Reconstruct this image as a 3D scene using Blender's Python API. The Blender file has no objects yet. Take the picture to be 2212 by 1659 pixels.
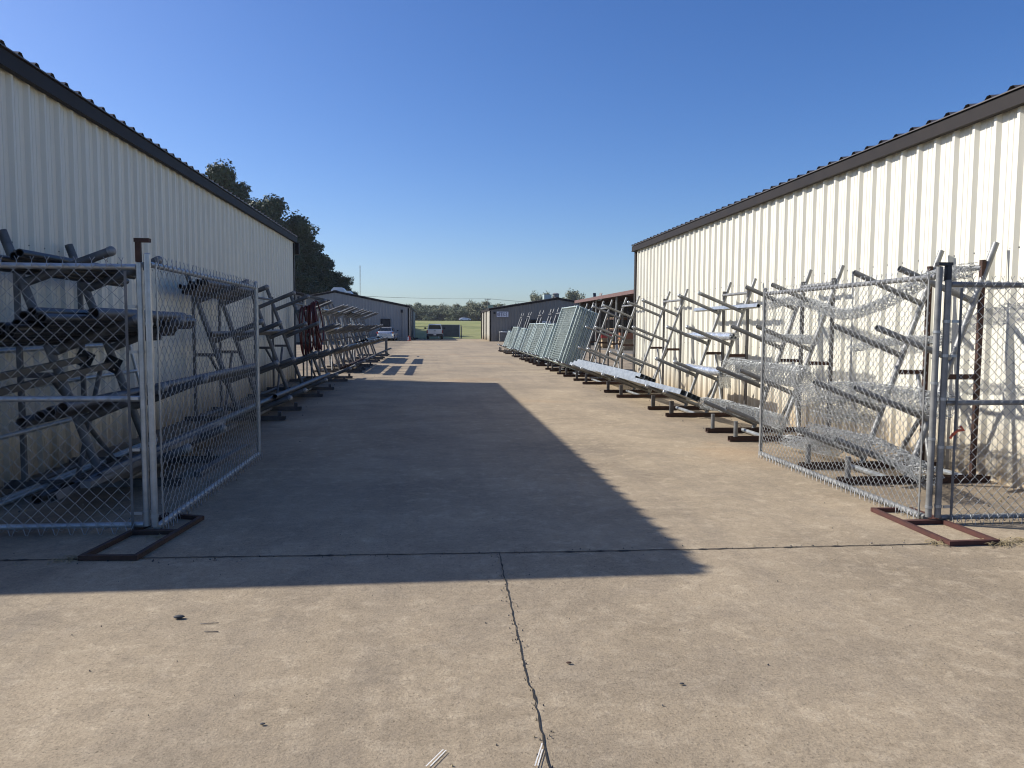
import bpy, math, random
from math import sin, cos, pi, radians, sqrt, atan2
from mathutils import Vector, Matrix, noise as mnoise

random.seed(7)
S = bpy.context.scene
COL = S.collection

# ------------------------------------------------------------------ camera, sky, sun, exposure
def setup():
    F, W = 1661.0, 2212.0
    yaw = math.atan(166.0 / F)
    pitch = math.atan(123.5 / F) * cos(yaw)
    roll = radians(0.3)
    fwd = Vector((sin(yaw) * cos(pitch), cos(yaw) * cos(pitch), -sin(pitch)))
    r = Vector((cos(yaw), -sin(yaw), 0)); u = r.cross(fwd)
    R = r * cos(roll) + u * sin(roll); U = u * cos(roll) - r * sin(roll)
    cam = bpy.data.cameras.new('camera')
    cam.sensor_width = 36; cam.lens = 36 * F / W
    cam.clip_start = 0.05; cam.clip_end = 9000
    ob = bpy.data.objects.new('camera', cam); COL.objects.link(ob)
    m = Matrix((R, U, -fwd)).transposed().to_4x4(); m.translation = Vector((0, 0, 1.5))
    ob.matrix_world = m
    S.camera = ob
    # sun stands to the left and a little ahead of the camera
    tosun = Vector((-1.38, 0.505, 1.0)).normalized()
    elev = math.asin(tosun.z); azim = atan2(tosun.x, tosun.y)
    w = bpy.data.worlds.new('World'); S.world = w; w.use_nodes = True
    nt = w.node_tree
    bg = nt.nodes['Background']
    sky = nt.nodes.new('ShaderNodeTexSky'); sky.sky_type = 'NISHITA'
    sky.sun_disc = False; sky.sun_elevation = elev; sky.sun_rotation = azim
    sky.altitude = 60; sky.air_density = 0.87; sky.dust_density = 1.05; sky.ozone_density = 5.0
    hs = nt.nodes.new('ShaderNodeHueSaturation'); hs.inputs['Saturation'].default_value = 1.2; hs.inputs['Hue'].default_value = 0.51
    nt.links.new(sky.outputs[0], hs.inputs['Color']); nt.links.new(hs.outputs[0], bg.inputs[0]); bg.inputs[1].default_value = 0.108
    ld = bpy.data.lights.new('sun', 'SUN'); ld.energy = 5.0; ld.angle = radians(0.5); ld.color = (1.0, 0.955, 0.89)
    lo = bpy.data.objects.new('sun', ld); COL.objects.link(lo)
    lo.rotation_euler = tosun.to_track_quat('Z', 'Y').to_euler(); lo.location = (-20, 8, 30)
    S.view_settings.view_transform = 'Standard'; S.view_settings.look = 'None'
    S.view_settings.exposure = 0.46; S.view_settings.gamma = 1.0
    S.render.engine = 'CYCLES'; S.cycles.use_denoising = True; S.cycles.filter_width = 1.1
setup()

# ------------------------------------------------------------------ materials
def mat(name, col, rough=0.6, metal=0.0, var=0.0, scale=3.0, bump=0.0, bscale=40.0, spec=0.5, col2=None, detail=6, stretch=None, alpha=None, trans=0.0, coat=0.0):
    m = bpy.data.materials.new(name); m.use_nodes = True
    nt = m.node_tree; b = nt.nodes['Principled BSDF']
    b.inputs['Base Color'].default_value = (*col, 1); b.inputs['Roughness'].default_value = rough
    b.inputs['Metallic'].default_value = metal; b.inputs['Specular IOR Level'].default_value = spec
    b.inputs['Transmission Weight'].default_value = trans; b.inputs['Coat Weight'].default_value = coat
    if alpha is not None: b.inputs['Alpha'].default_value = alpha
    if var or col2 or bump:
        tc = nt.nodes.new('ShaderNodeTexCoord'); out = tc.outputs['Object']
        if stretch:
            mp = nt.nodes.new('ShaderNodeMapping'); mp.inputs['Scale'].default_value = stretch
            nt.links.new(out, mp.inputs[0]); out = mp.outputs[0]
    if var or col2:
        n = nt.nodes.new('ShaderNodeTexNoise'); n.inputs['Scale'].default_value = scale; n.inputs['Detail'].default_value = detail
        n.inputs['Roughness'].default_value = 0.65
        nt.links.new(out, n.inputs['Vector'])
        rp = nt.nodes.new('ShaderNodeValToRGB'); rp.color_ramp.elements[0].position = 0.32; rp.color_ramp.elements[1].position = 0.68
        c2 = col2 if col2 else tuple(min(1, c * (1 + var)) for c in col)
        c1 = tuple(c * (1 - var) for c in col) if not col2 else col
        rp.color_ramp.elements[0].color = (*c1, 1); rp.color_ramp.elements[1].color = (*c2, 1)
        nt.links.new(n.outputs[0], rp.inputs[0]); nt.links.new(rp.outputs[0], b.inputs['Base Color'])
        mr = nt.nodes.new('ShaderNodeMapRange'); mr.inputs[3].default_value = max(0.03, rough - 0.1); mr.inputs[4].default_value = min(1, rough + 0.12)
        nt.links.new(n.outputs[0], mr.inputs[0]); nt.links.new(mr.outputs[0], b.inputs['Roughness'])
    if bump:
        n2 = nt.nodes.new('ShaderNodeTexNoise'); n2.inputs['Scale'].default_value = bscale; n2.inputs['Detail'].default_value = 5
        nt.links.new(out, n2.inputs['Vector'])
        bp = nt.nodes.new('ShaderNodeBump'); bp.inputs['Strength'].default_value = bump; bp.inputs['Distance'].default_value = 0.02
        nt.links.new(n2.outputs[0], bp.inputs['Height']); nt.links.new(bp.outputs[0], b.inputs['Normal'])
    return m

def concrete_mat():
    m = bpy.data.materials.new('weathered_concrete'); m.use_nodes = True
    nt = m.node_tree; N = nt.nodes; L = nt.links; b = N['Principled BSDF']
    b.inputs['Roughness'].default_value = 0.88; b.inputs['Specular IOR Level'].default_value = 0.25
    tc = N.new('ShaderNodeTexCoord'); P = tc.outputs['Object']
    def nz(scale, det=8, rough=0.6, dist=0.0, vec=None):
        n = N.new('ShaderNodeTexNoise'); n.inputs['Scale'].default_value = scale; n.inputs['Detail'].default_value = det
        n.inputs['Roughness'].default_value = rough; n.inputs['Distortion'].default_value = dist
        L.new(vec or P, n.inputs['Vector']); return n.outputs[0]
    def ramp(v, stops):
        r = N.new('ShaderNodeValToRGB')
        while len(r.color_ramp.elements) < len(stops): r.color_ramp.elements.new(0.5)
        for e, (p, c) in zip(r.color_ramp.elements, stops): e.position = p; e.color = (*c, 1) if len(c) == 3 else c
        L.new(v, r.inputs[0]); return r.outputs[0]
    def mix(kind, fac, a, c):
        x = N.new('ShaderNodeMix'); x.data_type = 'RGBA'; x.blend_type = kind
        if isinstance(fac, float): x.inputs[0].default_value = fac
        else: L.new(fac, x.inputs[0])
        for s, v in ((6, a), (7, c)):
            if isinstance(v, tuple): x.inputs[s].default_value = (*v, 1)
            else: L.new(v, x.inputs[s])
        return x.outputs[2]
    base = ramp(nz(0.8, 12, 0.66, 0.2), [(0.32, (0.262, 0.217, 0.152)), (0.50, (0.335, 0.279, 0.196)), (0.68, (0.400, 0.334, 0.236))])
    pale = ramp(nz(7.0, 12, 0.72, 0.25), [(0.50, (0, 0, 0)), (0.64, (0.7, 0.7, 0.7))])
    c = mix('MIX', pale, base, (0.46, 0.392, 0.285))
    dark = ramp(nz(2.1, 12, 0.74, 0.3), [(0.52, (0, 0, 0)), (0.68, (0.55, 0.55, 0.55))])
    c = mix('MIX', dark, c, (0.222, 0.188, 0.140))
    grime = ramp(nz(0.3, 9, 0.7, 0.5), [(0.47, (0, 0, 0)), (0.66, (0.75, 0.75, 0.75))])
    c = mix('MIX', grime, c, (0.215, 0.184, 0.140))
    mps = N.new('ShaderNodeMapping'); mps.inputs['Scale'].default_value = (2.6, 0.10, 1); L.new(P, mps.inputs[0])
    tyre = ramp(nz(1.0, 9, 0.62, 0.0, mps.outputs[0]), [(0.50, (0, 0, 0)), (0.70, (0.35, 0.35, 0.35))])
    c = mix('MIX', tyre, c, (0.205, 0.178, 0.140))
    rust = ramp(nz(0.37, 5, 0.55, 0.5), [(0.58, (0, 0, 0)), (0.72, (0.45, 0.45, 0.45))])
    c = mix('MIX', rust, c, (0.38, 0.26, 0.145))
    fine = ramp(nz(85, 5, 0.8), [(0.33, (0.42, 0.41, 0.40)), (0.46, (0.96, 0.96, 0.96)), (0.56, (1.04, 1.04, 1.04)), (0.68, (1.38, 1.37, 1.35))])
    c = mix('MULTIPLY', 0.9, c, fine)
    mid = ramp(nz(24, 8, 0.75), [(0.36, (0.80, 0.79, 0.78)), (0.50, (1, 1, 1)), (0.66, (1.08, 1.07, 1.07))])
    c = mix('MULTIPLY', 0.9, c, mid)
    spk = N.new('ShaderNodeTexVoronoi'); spk.inputs['Scale'].default_value = 26; L.new(P, spk.inputs['Vector'])
    sp = ramp(spk.outputs['Distance'], [(0.06, (0.35, 0.34, 0.32)), (0.15, (1, 1, 1))])
    gate = ramp(nz(1.3, 6, 0.6), [(0.46, (0, 0, 0)), (0.62, (1, 1, 1))])
    c = mix('MULTIPLY', gate, c, sp)
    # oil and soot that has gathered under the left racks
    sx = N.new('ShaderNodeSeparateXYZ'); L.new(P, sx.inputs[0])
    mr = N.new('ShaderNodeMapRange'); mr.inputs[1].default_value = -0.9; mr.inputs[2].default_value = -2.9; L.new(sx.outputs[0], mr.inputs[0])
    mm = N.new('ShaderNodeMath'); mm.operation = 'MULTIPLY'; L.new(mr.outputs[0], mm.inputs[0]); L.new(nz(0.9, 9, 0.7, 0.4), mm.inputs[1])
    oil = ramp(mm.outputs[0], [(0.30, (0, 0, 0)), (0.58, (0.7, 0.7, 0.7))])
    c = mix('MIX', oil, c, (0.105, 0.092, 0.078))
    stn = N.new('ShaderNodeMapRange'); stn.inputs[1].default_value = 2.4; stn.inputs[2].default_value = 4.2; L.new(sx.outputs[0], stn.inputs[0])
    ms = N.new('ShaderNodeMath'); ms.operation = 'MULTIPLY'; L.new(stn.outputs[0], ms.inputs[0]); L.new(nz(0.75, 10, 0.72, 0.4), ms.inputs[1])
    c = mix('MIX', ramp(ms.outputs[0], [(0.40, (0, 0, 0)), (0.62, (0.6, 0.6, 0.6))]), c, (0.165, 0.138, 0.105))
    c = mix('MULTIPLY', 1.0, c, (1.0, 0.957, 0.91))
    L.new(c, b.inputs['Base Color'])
    hb = N.new('ShaderNodeMath'); hb.operation = 'ADD'
    L.new(nz(60, 5, 0.75), hb.inputs[0])
    h2 = N.new('ShaderNodeMath'); h2.operation = 'MULTIPLY'; h2.inputs[1].default_value = 1.6
    L.new(nz(14, 8, 0.7), h2.inputs[0]); L.new(h2.outputs[0], hb.inputs[1])
    bp = N.new('ShaderNodeBump'); bp.inputs['Strength'].default_value = 0.5; bp.inputs['Distance'].default_value = 0.009
    L.new(hb.outputs[0], bp.inputs['Height']); L.new(bp.outputs[0], b.inputs['Normal'])
    return m

def wall_mat(name, col, dirt):
    # painted steel sheet with dirt splashed along its foot (dirt has its own ragged shape)
    m = bpy.data.materials.new(name); m.use_nodes = True
    nt = m.node_tree; N = nt.nodes; L = nt.links; b = N['Principled BSDF']
    b.inputs['Roughness'].default_value = 0.42; b.inputs['Specular IOR Level'].default_value = 0.4
    tc = N.new('ShaderNodeTexCoord'); sx = N.new('ShaderNodeSeparateXYZ'); L.new(tc.outputs['Object'], sx.inputs[0])
    n = N.new('ShaderNodeTexNoise'); n.inputs['Scale'].default_value = 2.0; n.inputs['Detail'].default_value = 9
    mp = N.new('ShaderNodeMapping'); mp.inputs['Scale'].default_value = (4, 4, 0.35); L.new(tc.outputs['Object'], mp.inputs[0]); L.new(mp.outputs[0], n.inputs['Vector'])
    a = N.new('ShaderNodeMapRange'); a.inputs[1].default_value = 0.75; a.inputs[2].default_value = 0.0; L.new(sx.outputs[2], a.inputs[0])
    mu = N.new('ShaderNodeMath'); mu.operation = 'MULTIPLY'; L.new(a.outputs[0], mu.inputs[0]); L.new(n.outputs[0], mu.inputs[1])
    mu2 = N.new('ShaderNodeMath'); mu2.operation = 'MULTIPLY'; mu2.inputs[1].default_value = dirt; L.new(mu.outputs[0], mu2.inputs[0])
    x = N.new('ShaderNodeMix'); x.data_type = 'RGBA'; L.new(mu2.outputs[0], x.inputs[0])
    n3 = N.new('ShaderNodeTexNoise'); n3.inputs['Scale'].default_value = 1.2; n3.inputs['Detail'].default_value = 6; L.new(mp.outputs[0], n3.inputs['Vector'])
    r3 = N.new('ShaderNodeValToRGB'); r3.color_ramp.elements[0].position = 0.3; r3.color_ramp.elements[1].position = 0.7
    r3.color_ramp.elements[0].color = (*[c * 0.94 for c in col], 1); r3.color_ramp.elements[1].color = (*[min(1, c * 1.03) for c in col], 1)
    L.new(n3.outputs[0], r3.inputs[0]); L.new(r3.outputs[0], x.inputs[6])
    x.inputs[7].default_value = (0.36, 0.27, 0.16, 1); L.new(x.outputs[2], b.inputs['Base Color'])
    return m

M = {}
M['concrete'] = concrete_mat()
M['joint'] = mat('joint_dirt', (0.022, 0.019, 0.016), 0.95, var=0.4, scale=20)
M['grass'] = mat('mown_grass', (0.13, 0.155, 0.03), 0.9, scale=0.12, col2=(0.27, 0.26, 0.085), bump=0.8, bscale=3, detail=10)
M['cream'] = wall_mat('cream_wall_sheet', (0.665, 0.638, 0.535), 1.6)
M['grey_sheet'] = wall_mat('grey_wall_sheet', (0.225, 0.213, 0.19), 0.3)
M['pale_sheet'] = wall_mat('pale_grey_wall_sheet', (0.36, 0.345, 0.315), 0.3)
M['brown'] = mat('dark_brown_trim', (0.022, 0.018, 0.016), 0.6, var=0.15, scale=4, spec=0.2)
M['roof'] = mat('dark_roof_sheet', (0.10, 0.088, 0.080), 0.4, var=0.15, scale=2)
M['red_trim'] = mat('red_brown_fascia', (0.125, 0.07, 0.06), 0.6, var=0.2, scale=3)
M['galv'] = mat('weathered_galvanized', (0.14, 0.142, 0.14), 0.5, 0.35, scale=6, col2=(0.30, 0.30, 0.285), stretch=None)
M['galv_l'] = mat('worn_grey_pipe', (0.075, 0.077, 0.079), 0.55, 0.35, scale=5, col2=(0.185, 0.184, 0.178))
M['galv_new'] = mat('new_galvanized', (0.30, 0.32, 0.325), 0.36, 0.6, scale=9, col2=(0.46, 0.48, 0.485))
M['galv_pale'] = mat('pale_galvanized', (0.32, 0.40, 0.38), 0.45, 0.15, scale=9, col2=(0.45, 0.525, 0.50))
M['rods'] = mat('pale_welded_rods', (0.19, 0.235, 0.225), 0.5, 0.2, scale=9, col2=(0.31, 0.36, 0.345))
M['wire'] = mat('chain_link_wire', (0.25, 0.26, 0.26), 0.42, 0.6, scale=14, col2=(0.42, 0.43, 0.43))
M['wire_new'] = mat('bright_chain_link_wire', (0.17, 0.18, 0.185), 0.36, 0.55, scale=14, col2=(0.46, 0.48, 0.48))
M['steel_tube'] = mat('dark_steel_tube', (0.10, 0.098, 0.10), 0.5, 0.5, var=0.4, scale=6)
M['black_pipe'] = mat('black_coated_pipe', (0.022, 0.024, 0.027), 0.4, 0.2, var=0.3, scale=6)
M['rust'] = mat('rusty_steel', (0.030, 0.017, 0.012), 0.8, 0.1, scale=9, col2=(0.075, 0.036, 0.023), bump=0.3, bscale=60)
M['rustred'] = mat('red_primer', (0.095, 0.030, 0.022), 0.75, 0.1, scale=9, col2=(0.055, 0.022, 0.017))
M['hose'] = mat('dark_red_hose', (0.085, 0.008, 0.009), 0.35, var=0.25, scale=8)
M['plastic'] = mat('clear_wrap', (0.46, 0.48, 0.48), 0.25, 0.0, var=0.2, scale=12, bump=0.8, bscale=25, trans=0.6)
M['white'] = mat('white_paint', (0.78, 0.78, 0.76), 0.35, var=0.05, scale=3)
M['carsilver'] = mat('silver_car_paint', (0.62, 0.64, 0.66), 0.25, 0.6, coat=0.6)
M['carwhite'] = mat('white_car_paint', (0.80, 0.80, 0.79), 0.25, coat=0.6)
M['truckwhite'] = mat('white_truck_paint', (0.66, 0.66, 0.65), 0.28, coat=0.5)
M['glass'] = mat('dark_glass', (0.012, 0.016, 0.02), 0.08, spec=0.35)
M['tyre'] = mat('tyre_rubber', (0.018, 0.018, 0.019), 0.85)
M['chrome'] = mat('bright_metal', (0.62, 0.62, 0.62), 0.22, 0.9)
M['black'] = mat('black_plastic', (0.02, 0.02, 0.021), 0.5)
M['tail'] = mat('red_lens', (0.22, 0.012, 0.012), 0.2)
M['red'] = mat('red_plastic', (0.42, 0.05, 0.04), 0.4, var=0.15, scale=7)
M['orange'] = mat('orange_paint', (0.36, 0.15, 0.075), 0.6, var=0.15, scale=7)
M['tape'] = mat('orange_tape', (0.60, 0.12, 0.05), 0.5, var=0.15, scale=20)
M['pole'] = mat('grey_wood_pole', (0.17, 0.15, 0.13), 0.85, var=0.25, scale=5)
M['bark'] = mat('bark', (0.07, 0.055, 0.042), 0.9, var=0.3, scale=5, bump=0.5, bscale=8)
M['leaf_dark'] = mat('dark_leaves', (0.022, 0.040, 0.014), 0.6, scale=0.35, col2=(0.055, 0.080, 0.024))
M['leaf_mid'] = mat('green_leaves', (0.075, 0.10, 0.045), 0.65, scale=0.25, col2=(0.15, 0.165, 0.08))
M['leaf_olive'] = mat('olive_leaves', (0.10, 0.115, 0.05), 0.65, scale=0.25, col2=(0.19, 0.185, 0.09))
M['straw'] = mat('dry_straw', (0.30, 0.24, 0.13), 0.8, var=0.3, scale=30)
M['stone'] = mat('dark_stone', (0.05, 0.052, 0.055), 0.8, var=0.3, scale=30)
M['chalk'] = mat('chalk_mark', (0.62, 0.61, 0.57), 0.9, var=0.2, scale=60)
M['screen'] = mat('grey_screen_mesh', (0.115, 0.125, 0.12), 0.85, var=0.25, scale=1.5)
M['signwhite'] = mat('white_sign_board', (0.74, 0.76, 0.80), 0.4)
M['signblue'] = mat('blue_sign_letter', (0.02, 0.035, 0.12), 0.4)
M['green'] = mat('green_sign_back', (0.17, 0.25, 0.23), 0.6)
M['gravel'] = mat('yard_gravel', (0.13, 0.12, 0.105), 0.95, var=0.3, scale=3, bump=0.6, bscale=25)
M['asphalt'] = mat('road_asphalt', (0.06, 0.06, 0.06), 0.9, var=0.2, scale=2)
M['wood'] = mat('pale_wood', (0.36, 0.26, 0.15), 0.75, var=0.25, scale=6)

# ------------------------------------------------------------------ mesh building
def perp(d):
    d = Vector(d).normalized()
    a = Vector((0, 0, 1)) if abs(d.z) < 0.9 else Vector((1, 0, 0))
    u = d.cross(a).normalized(); return u, d.cross(u).normalized()

class MB:
    def __init__(s): s.v = []; s.f = []; s.m = []; s.sm = []
    def face(s, idx, m=0, sm=False): s.f.append(tuple(idx)); s.m.append(m); s.sm.append(sm)
    def poly(s, pts, m=0, sm=False):
        k = len(s.v); s.v += [tuple(p) for p in pts]; s.face(range(k, k + len(pts)), m, sm)
    def box(s, x0, x1, y0, y1, z0, z1, m=0):
        k = len(s.v)
        s.v += [(x0,y0,z0),(x1,y0,z0),(x1,y1,z0),(x0,y1,z0),(x0,y0,z1),(x1,y0,z1),(x1,y1,z1),(x0,y1,z1)]
        for q in ((0,3,2,1),(4,5,6,7),(0,1,5,4),(1,2,6,5),(2,3,7,6),(3,0,4,7)): s.face([k+i for i in q], m)
    def bar(s, p0, p1, w, h, m=0, up=None, hollow=0.0):
        p0, p1 = Vector(p0), Vector(p1); d = (p1 - p0).normalized()
        up = Vector(up) if up else (Vector((0,0,1)) if abs(d.z) < 0.95 else Vector((0,1,0)))
        u = d.cross(up).normalized(); v = u.cross(d).normalized()
        k = len(s.v)
        for p in (p0, p1):
            for a, b in ((-1,-1),(1,-1),(1,1),(-1,1)): s.v.append(tuple(p + u*a*w/2 + v*b*h/2))
        for i in range(4): j = (i+1) % 4; s.face((k+i, k+j, k+4+j, k+4+i), m)
        if not hollow:
            s.face((k+3,k+2,k+1,k), m); s.face((k+4,k+5,k+6,k+7), m)
        else:
            for e, p, sg in ((0, p0, 1), (4, p1, -1)):
                kk = len(s.v)
                for dp in (0.0, 0.25):
                    for a, b in ((-1,-1),(1,-1),(1,1),(-1,1)):
                        s.v.append(tuple(p + d*sg*dp + u*a*(w/2-hollow) + v*b*(h/2-hollow)))
                for i in range(4):
                    j = (i+1) % 4
                    s.face((k+e+i, k+e+j, kk+j, kk+i), m); s.face((kk+i, kk+j, kk+4+j, kk+4+i), m)
                s.face((kk+4, kk+5, kk+6, kk+7), m)
    def ring(s, p, u, v, r, n):
        k = len(s.v)
        for i in range(n):
            a = 2*pi*i/n; s.v.append(tuple(p + u*(r*cos(a)) + v*(r*sin(a))))
        return k
    def tube(s, p0, p1, r, n=10, m=0, r1=None, hollow=0.0, caps=True):
        p0, p1 = Vector(p0), Vector(p1); r1 = r if r1 is None else r1
        u, v = perp(p1 - p0); d = (p1 - p0).normalized()
        a = s.ring(p0, u, v, r, n); b = s.ring(p1, u, v, r1, n)
        for i in range(n): j = (i+1) % n; s.face((a+i, b+i, b+j, a+j), m, True)
        if hollow:
            for p, rr, sg in ((p0, r, 1), (p1, r1, -1)):
                o = s.ring(p, u, v, rr, n); i1 = s.ring(p, u, v, rr-hollow, n)
                i2 = s.ring(p + d*sg*0.0, u, v, rr-hollow, n); i3 = s.ring(p + d*sg*0.3, u, v, rr-hollow, n)
                for i in range(n):
                    j = (i+1) % n
                    s.face((o+i, o+j, i1+j, i1+i), m); s.face((i2+i, i2+j, i3+j, i3+i), m, True)
                s.face([i3+i for i in range(n)], m)
        elif caps:
            a2 = s.ring(p0, u, v, r, n); b2 = s.ring(p1, u, v, r1, n)
            s.face([a2+i for i in range(n)], m); s.face([b2+i for i in reversed(range(n))], m)
    def path(s, pts, r, n=6, m=0, closed=False):
        pts = [Vector(p) for p in pts]; N = len(pts); rings = []
        pu = None
        for i, p in enumerate(pts):
            q0 = pts[i-1] if (i > 0 or closed) else p; q1 = pts[(i+1) % N] if (i < N-1 or closed) else p
            d = (q1 - q0).normalized()
            if pu is None: u, v = perp(d)
            else:
                u = (pu - d*pu.dot(d))
                if u.length < 1e-5: u, v = perp(d)
                u = u.normalized(); v = d.cross(u)
            pu = u; rr = r[i] if isinstance(r, (list, tuple)) else r
            rings.append(s.ring(p, u, v, rr, n))
        R = range(N if closed else N-1)
        for i in R:
            a, b = rings[i], rings[(i+1) % N]
            for q in range(n): w = (q+1) % n; s.face((a+q, a+w, b+w, b+q), m, True)
        if not closed:
            s.face([rings[0]+q for q in reversed(range(n))], m); s.face([rings[-1]+q for q in range(n)], m)
    def dome(s, p, d, r, n=12, m=0, k=4, flat=0.8):
        p, d = Vector(p), Vector(d).normalized(); u, v = perp(d); prev = None
        for i in range(k):
            a = (pi/2) * i/k; b = s.ring(p + d*(r*flat*sin(a)), u, v, r*cos(a), n)
            if prev is not None:
                for q in range(n): w = (q+1) % n; s.face((prev+q, prev+w, b+w, b+q), m, True)
            prev = b
        t = len(s.v); s.v.append(tuple(p + d*r*flat))
        for q in range(n): s.face((prev+q, prev+(q+1) % n, t), m, True)
    def loft(s, secs, m=0, sm=True, cap=True):
        ks = []
        n = len(secs[0])
        for c in secs: ks.append(len(s.v)); s.v += [tuple(p) for p in c]
        for a, b in zip(ks, ks[1:]):
            for i in range(n): j = (i+1) % n; s.face((a+i, a+j, b+j, b+i), m, sm)
        if cap:
            s.poly(list(reversed(secs[0])), m); s.poly(secs[-1], m)
    def mesh(s, name, mats):
        me = bpy.data.meshes.new(name); me.from_pydata(s.v, [], s.f)
        for x in (mats if isinstance(mats, (list, tuple)) else [mats]): me.materials.append(x)
        me.polygons.foreach_set('material_index', s.m); me.polygons.foreach_set('use_smooth', s.sm)
        me.update(); return me
    def build(s, name, mats, parent=None, loc=None):
        return link(name, s.mesh(name, mats), parent, loc)

def link(name, me, parent=None, loc=None, rot=None):
    o = bpy.data.objects.new(name, me); COL.objects.link(o)
    if parent: o.parent = parent
    if loc is not None: o.location = loc
    if rot is not None: o.rotation_euler = rot
    return o
def tag(o, label, cat, group=None):
    o['label'] = label; o['category'] = cat
    if group: o['group'] = group
    return o
def thing(name, label, cat, loc=(0, 0, 0), rz=0.0, group=None):
    o = bpy.data.objects.new(name, None); COL.objects.link(o); o.location = loc; o.rotation_euler = (0, 0, rz)
    o.empty_display_size = 0.2
    return tag(o, label, cat, group)
def struct(o, kind='structure'): o['kind'] = kind; return o
ORD = ['nearest', 'second', 'third', 'fourth', 'fifth', 'sixth', 'seventh', 'eighth', 'ninth', 'tenth', 'eleventh', 'twelfth', 'thirteenth', 'fourteenth', 'fifteenth', 'sixteenth', 'seventeenth', 'eighteenth', 'nineteenth', 'twentieth']

# ------------------------------------------------------------------ ground, pavement, joints
def sheet(name, x0, x1, y0, y1, z, m, kind='structure'):
    b = MB(); b.poly([(x0,y0,z),(x1,y0,z),(x1,y1,z),(x0,y1,z)]); return struct(b.build(name, m), kind)
def terrain_z(x, y):
    t = min(1, max(0, (y - 104) / 90.0)); z = 2.95 * (t*t*(3-2*t))
    if y > 194: z += 0.9 * min(1, (y - 194) / 110.0)
    return z - 0.03
def build_ground():
    b = MB()
    ys = [-300, -60, 0, 60, 100, 104] + [104 + 6*i for i in range(1, 18)] + [212, 230, 260, 290, 310, 340, 400, 600, 1200, 4000]
    xs = [-3000, -600, -200, -80, -40, -20, -10, 0, 10, 20, 40, 80, 200, 600, 3000]
    k = {}
    for j, y in enumerate(ys):
        for i, x in enumerate(xs): k[i, j] = len(b.v); b.v.append((x, y, terrain_z(x, y)))
    for j in range(len(ys)-1):
        for i in range(len(xs)-1): b.face((k[i,j], k[i+1,j], k[i+1,j+1], k[i,j+1]), 0, True)
    struct(b.build('ground', M['grass']))
    sheet('pavement', -60, 11.2, -40, 97, 0.0, M['concrete'])
    sheet('gravel_yard', 11.2, 70, -40, 97, -0.006, M['gravel'])
    b = MB()
    for x0, x1 in ((-400, -20), (-20, 60), (60, 400)):
        b.poly([(x0, 296, terrain_z(0,296)+.05), (x1, 296, terrain_z(0,296)+.05), (x1, 308, terrain_z(0,308)+.05), (x0, 308, terrain_z(0,308)+.05)])
    struct(b.build('road', M['asphalt']))
    # expansion joints with ragged edges
    def crack(pts, w, name):
        b = MB(); L = []; R = []
        for (x0, y0), (x1, y1) in zip(pts, pts[1:]):
            n = max(2, int(math.hypot(x1-x0, y1-y0) / 0.035))
            for i in range(n):
                t = i/n; x = x0+(x1-x0)*t; y = y0+(y1-y0)*t
                dx, dy = x1-x0, y1-y0; l = math.hypot(dx, dy); nx, ny = -dy/l, dx/l
                wob = 0.005*mnoise.noise((x*3, y*3, 3.1)) + 0.006*mnoise.noise((x*41, y*41, 7.7)) + 0.006*mnoise.noise((x*17, y*17, 1.3))
                ww = w*(0.5 + 0.8*abs(mnoise.noise((x*7, y*7, 0))) + 0.5*abs(mnoise.noise((x*60, y*60, 2))) + (1.2 if random.random() < 0.05 else 0))
                L.append((x+nx*(wob+ww), y+ny*(wob+ww), 0.004)); R.append((x+nx*(wob-ww), y+ny*(wob-ww), 0.004))
        for i in range(len(L)-1): b.poly([R[i], R[i+1], L[i+1], L[i]])
        return struct(b.build(name, M['joint']))
    crack([(0.42, 5.02), (0.41, 4.48), (0.40, 3.81), (0.39, 3.4), (0.388, 3.1), (0.40, 2.99), (0.39, 2.74), (0.385, 2.45), (0.38, 1.5), (0.38, -3)], 0.0036, 'expansion_joint')
    crack([(-6, 5.18), (-2.76, 5.10), (0.43, 5.0), (1.7, 4.975), (3.6, 4.965), (8, 4.95)], 0.008, 'expansion_joint')
build_ground()

# ------------------------------------------------------------------ steel buildings
RIB = [(0.0, 0.0), (0.030, 0.0), (0.058, 0.040), (0.093, 0.040), (0.121, 0.0), (0.170, 0.0), (0.176, 0.006), (0.188, 0.006), (0.194, 0.0), (0.242, 0.0), (0.248, 0.006), (0.260, 0.006), (0.266, 0.0)]
def rib_wall(b, p0, p1, z0, ztop, nrm, pitch=0.305, depth=1.0, m=0, major_only=False, screws=()):
    p0, p1 = Vector((*p0, 0)), Vector((*p1, 0)); L = (p1-p0).length; d = (p1-p0)/L; n = Vector((*nrm, 0))
    us = []; k = 0
    prof = [q for q in RIB if not major_only or q[0] <= 0.121 or q[0] == 0]
    while k*pitch < L:
        for u, h in prof:
            if k*pitch+u*pitch/0.305 < L: us.append((k*pitch+u*pitch/0.305, h*depth))
        k += 1
    us.append((L, 0)); prev = None
    zt = ztop if callable(ztop) else (lambda u: ztop)
    for u, h in us:
        q = p0+d*u+n*h; i = len(b.v); b.v += [(q.x, q.y, z0), (q.x, q.y, zt(u))]
        if prev is not None: b.face((prev, i, i+1, prev+1) if d.cross(Vector((0,0,1))).dot(n) > 0 else (prev+1, i+1, i, prev), m)
        prev = i
    for zs in screws:
        k = 0
        while k*pitch+0.15 < L:
            for off in (0.03, 0.14):
                q = p0+d*(k*pitch+off)+n*0.0
                b.box(q.x-0.006, q.x+0.006, q.y-0.006, q.y+0.006, zs-0.006, zs+0.006, 1)
            k += 1
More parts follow.
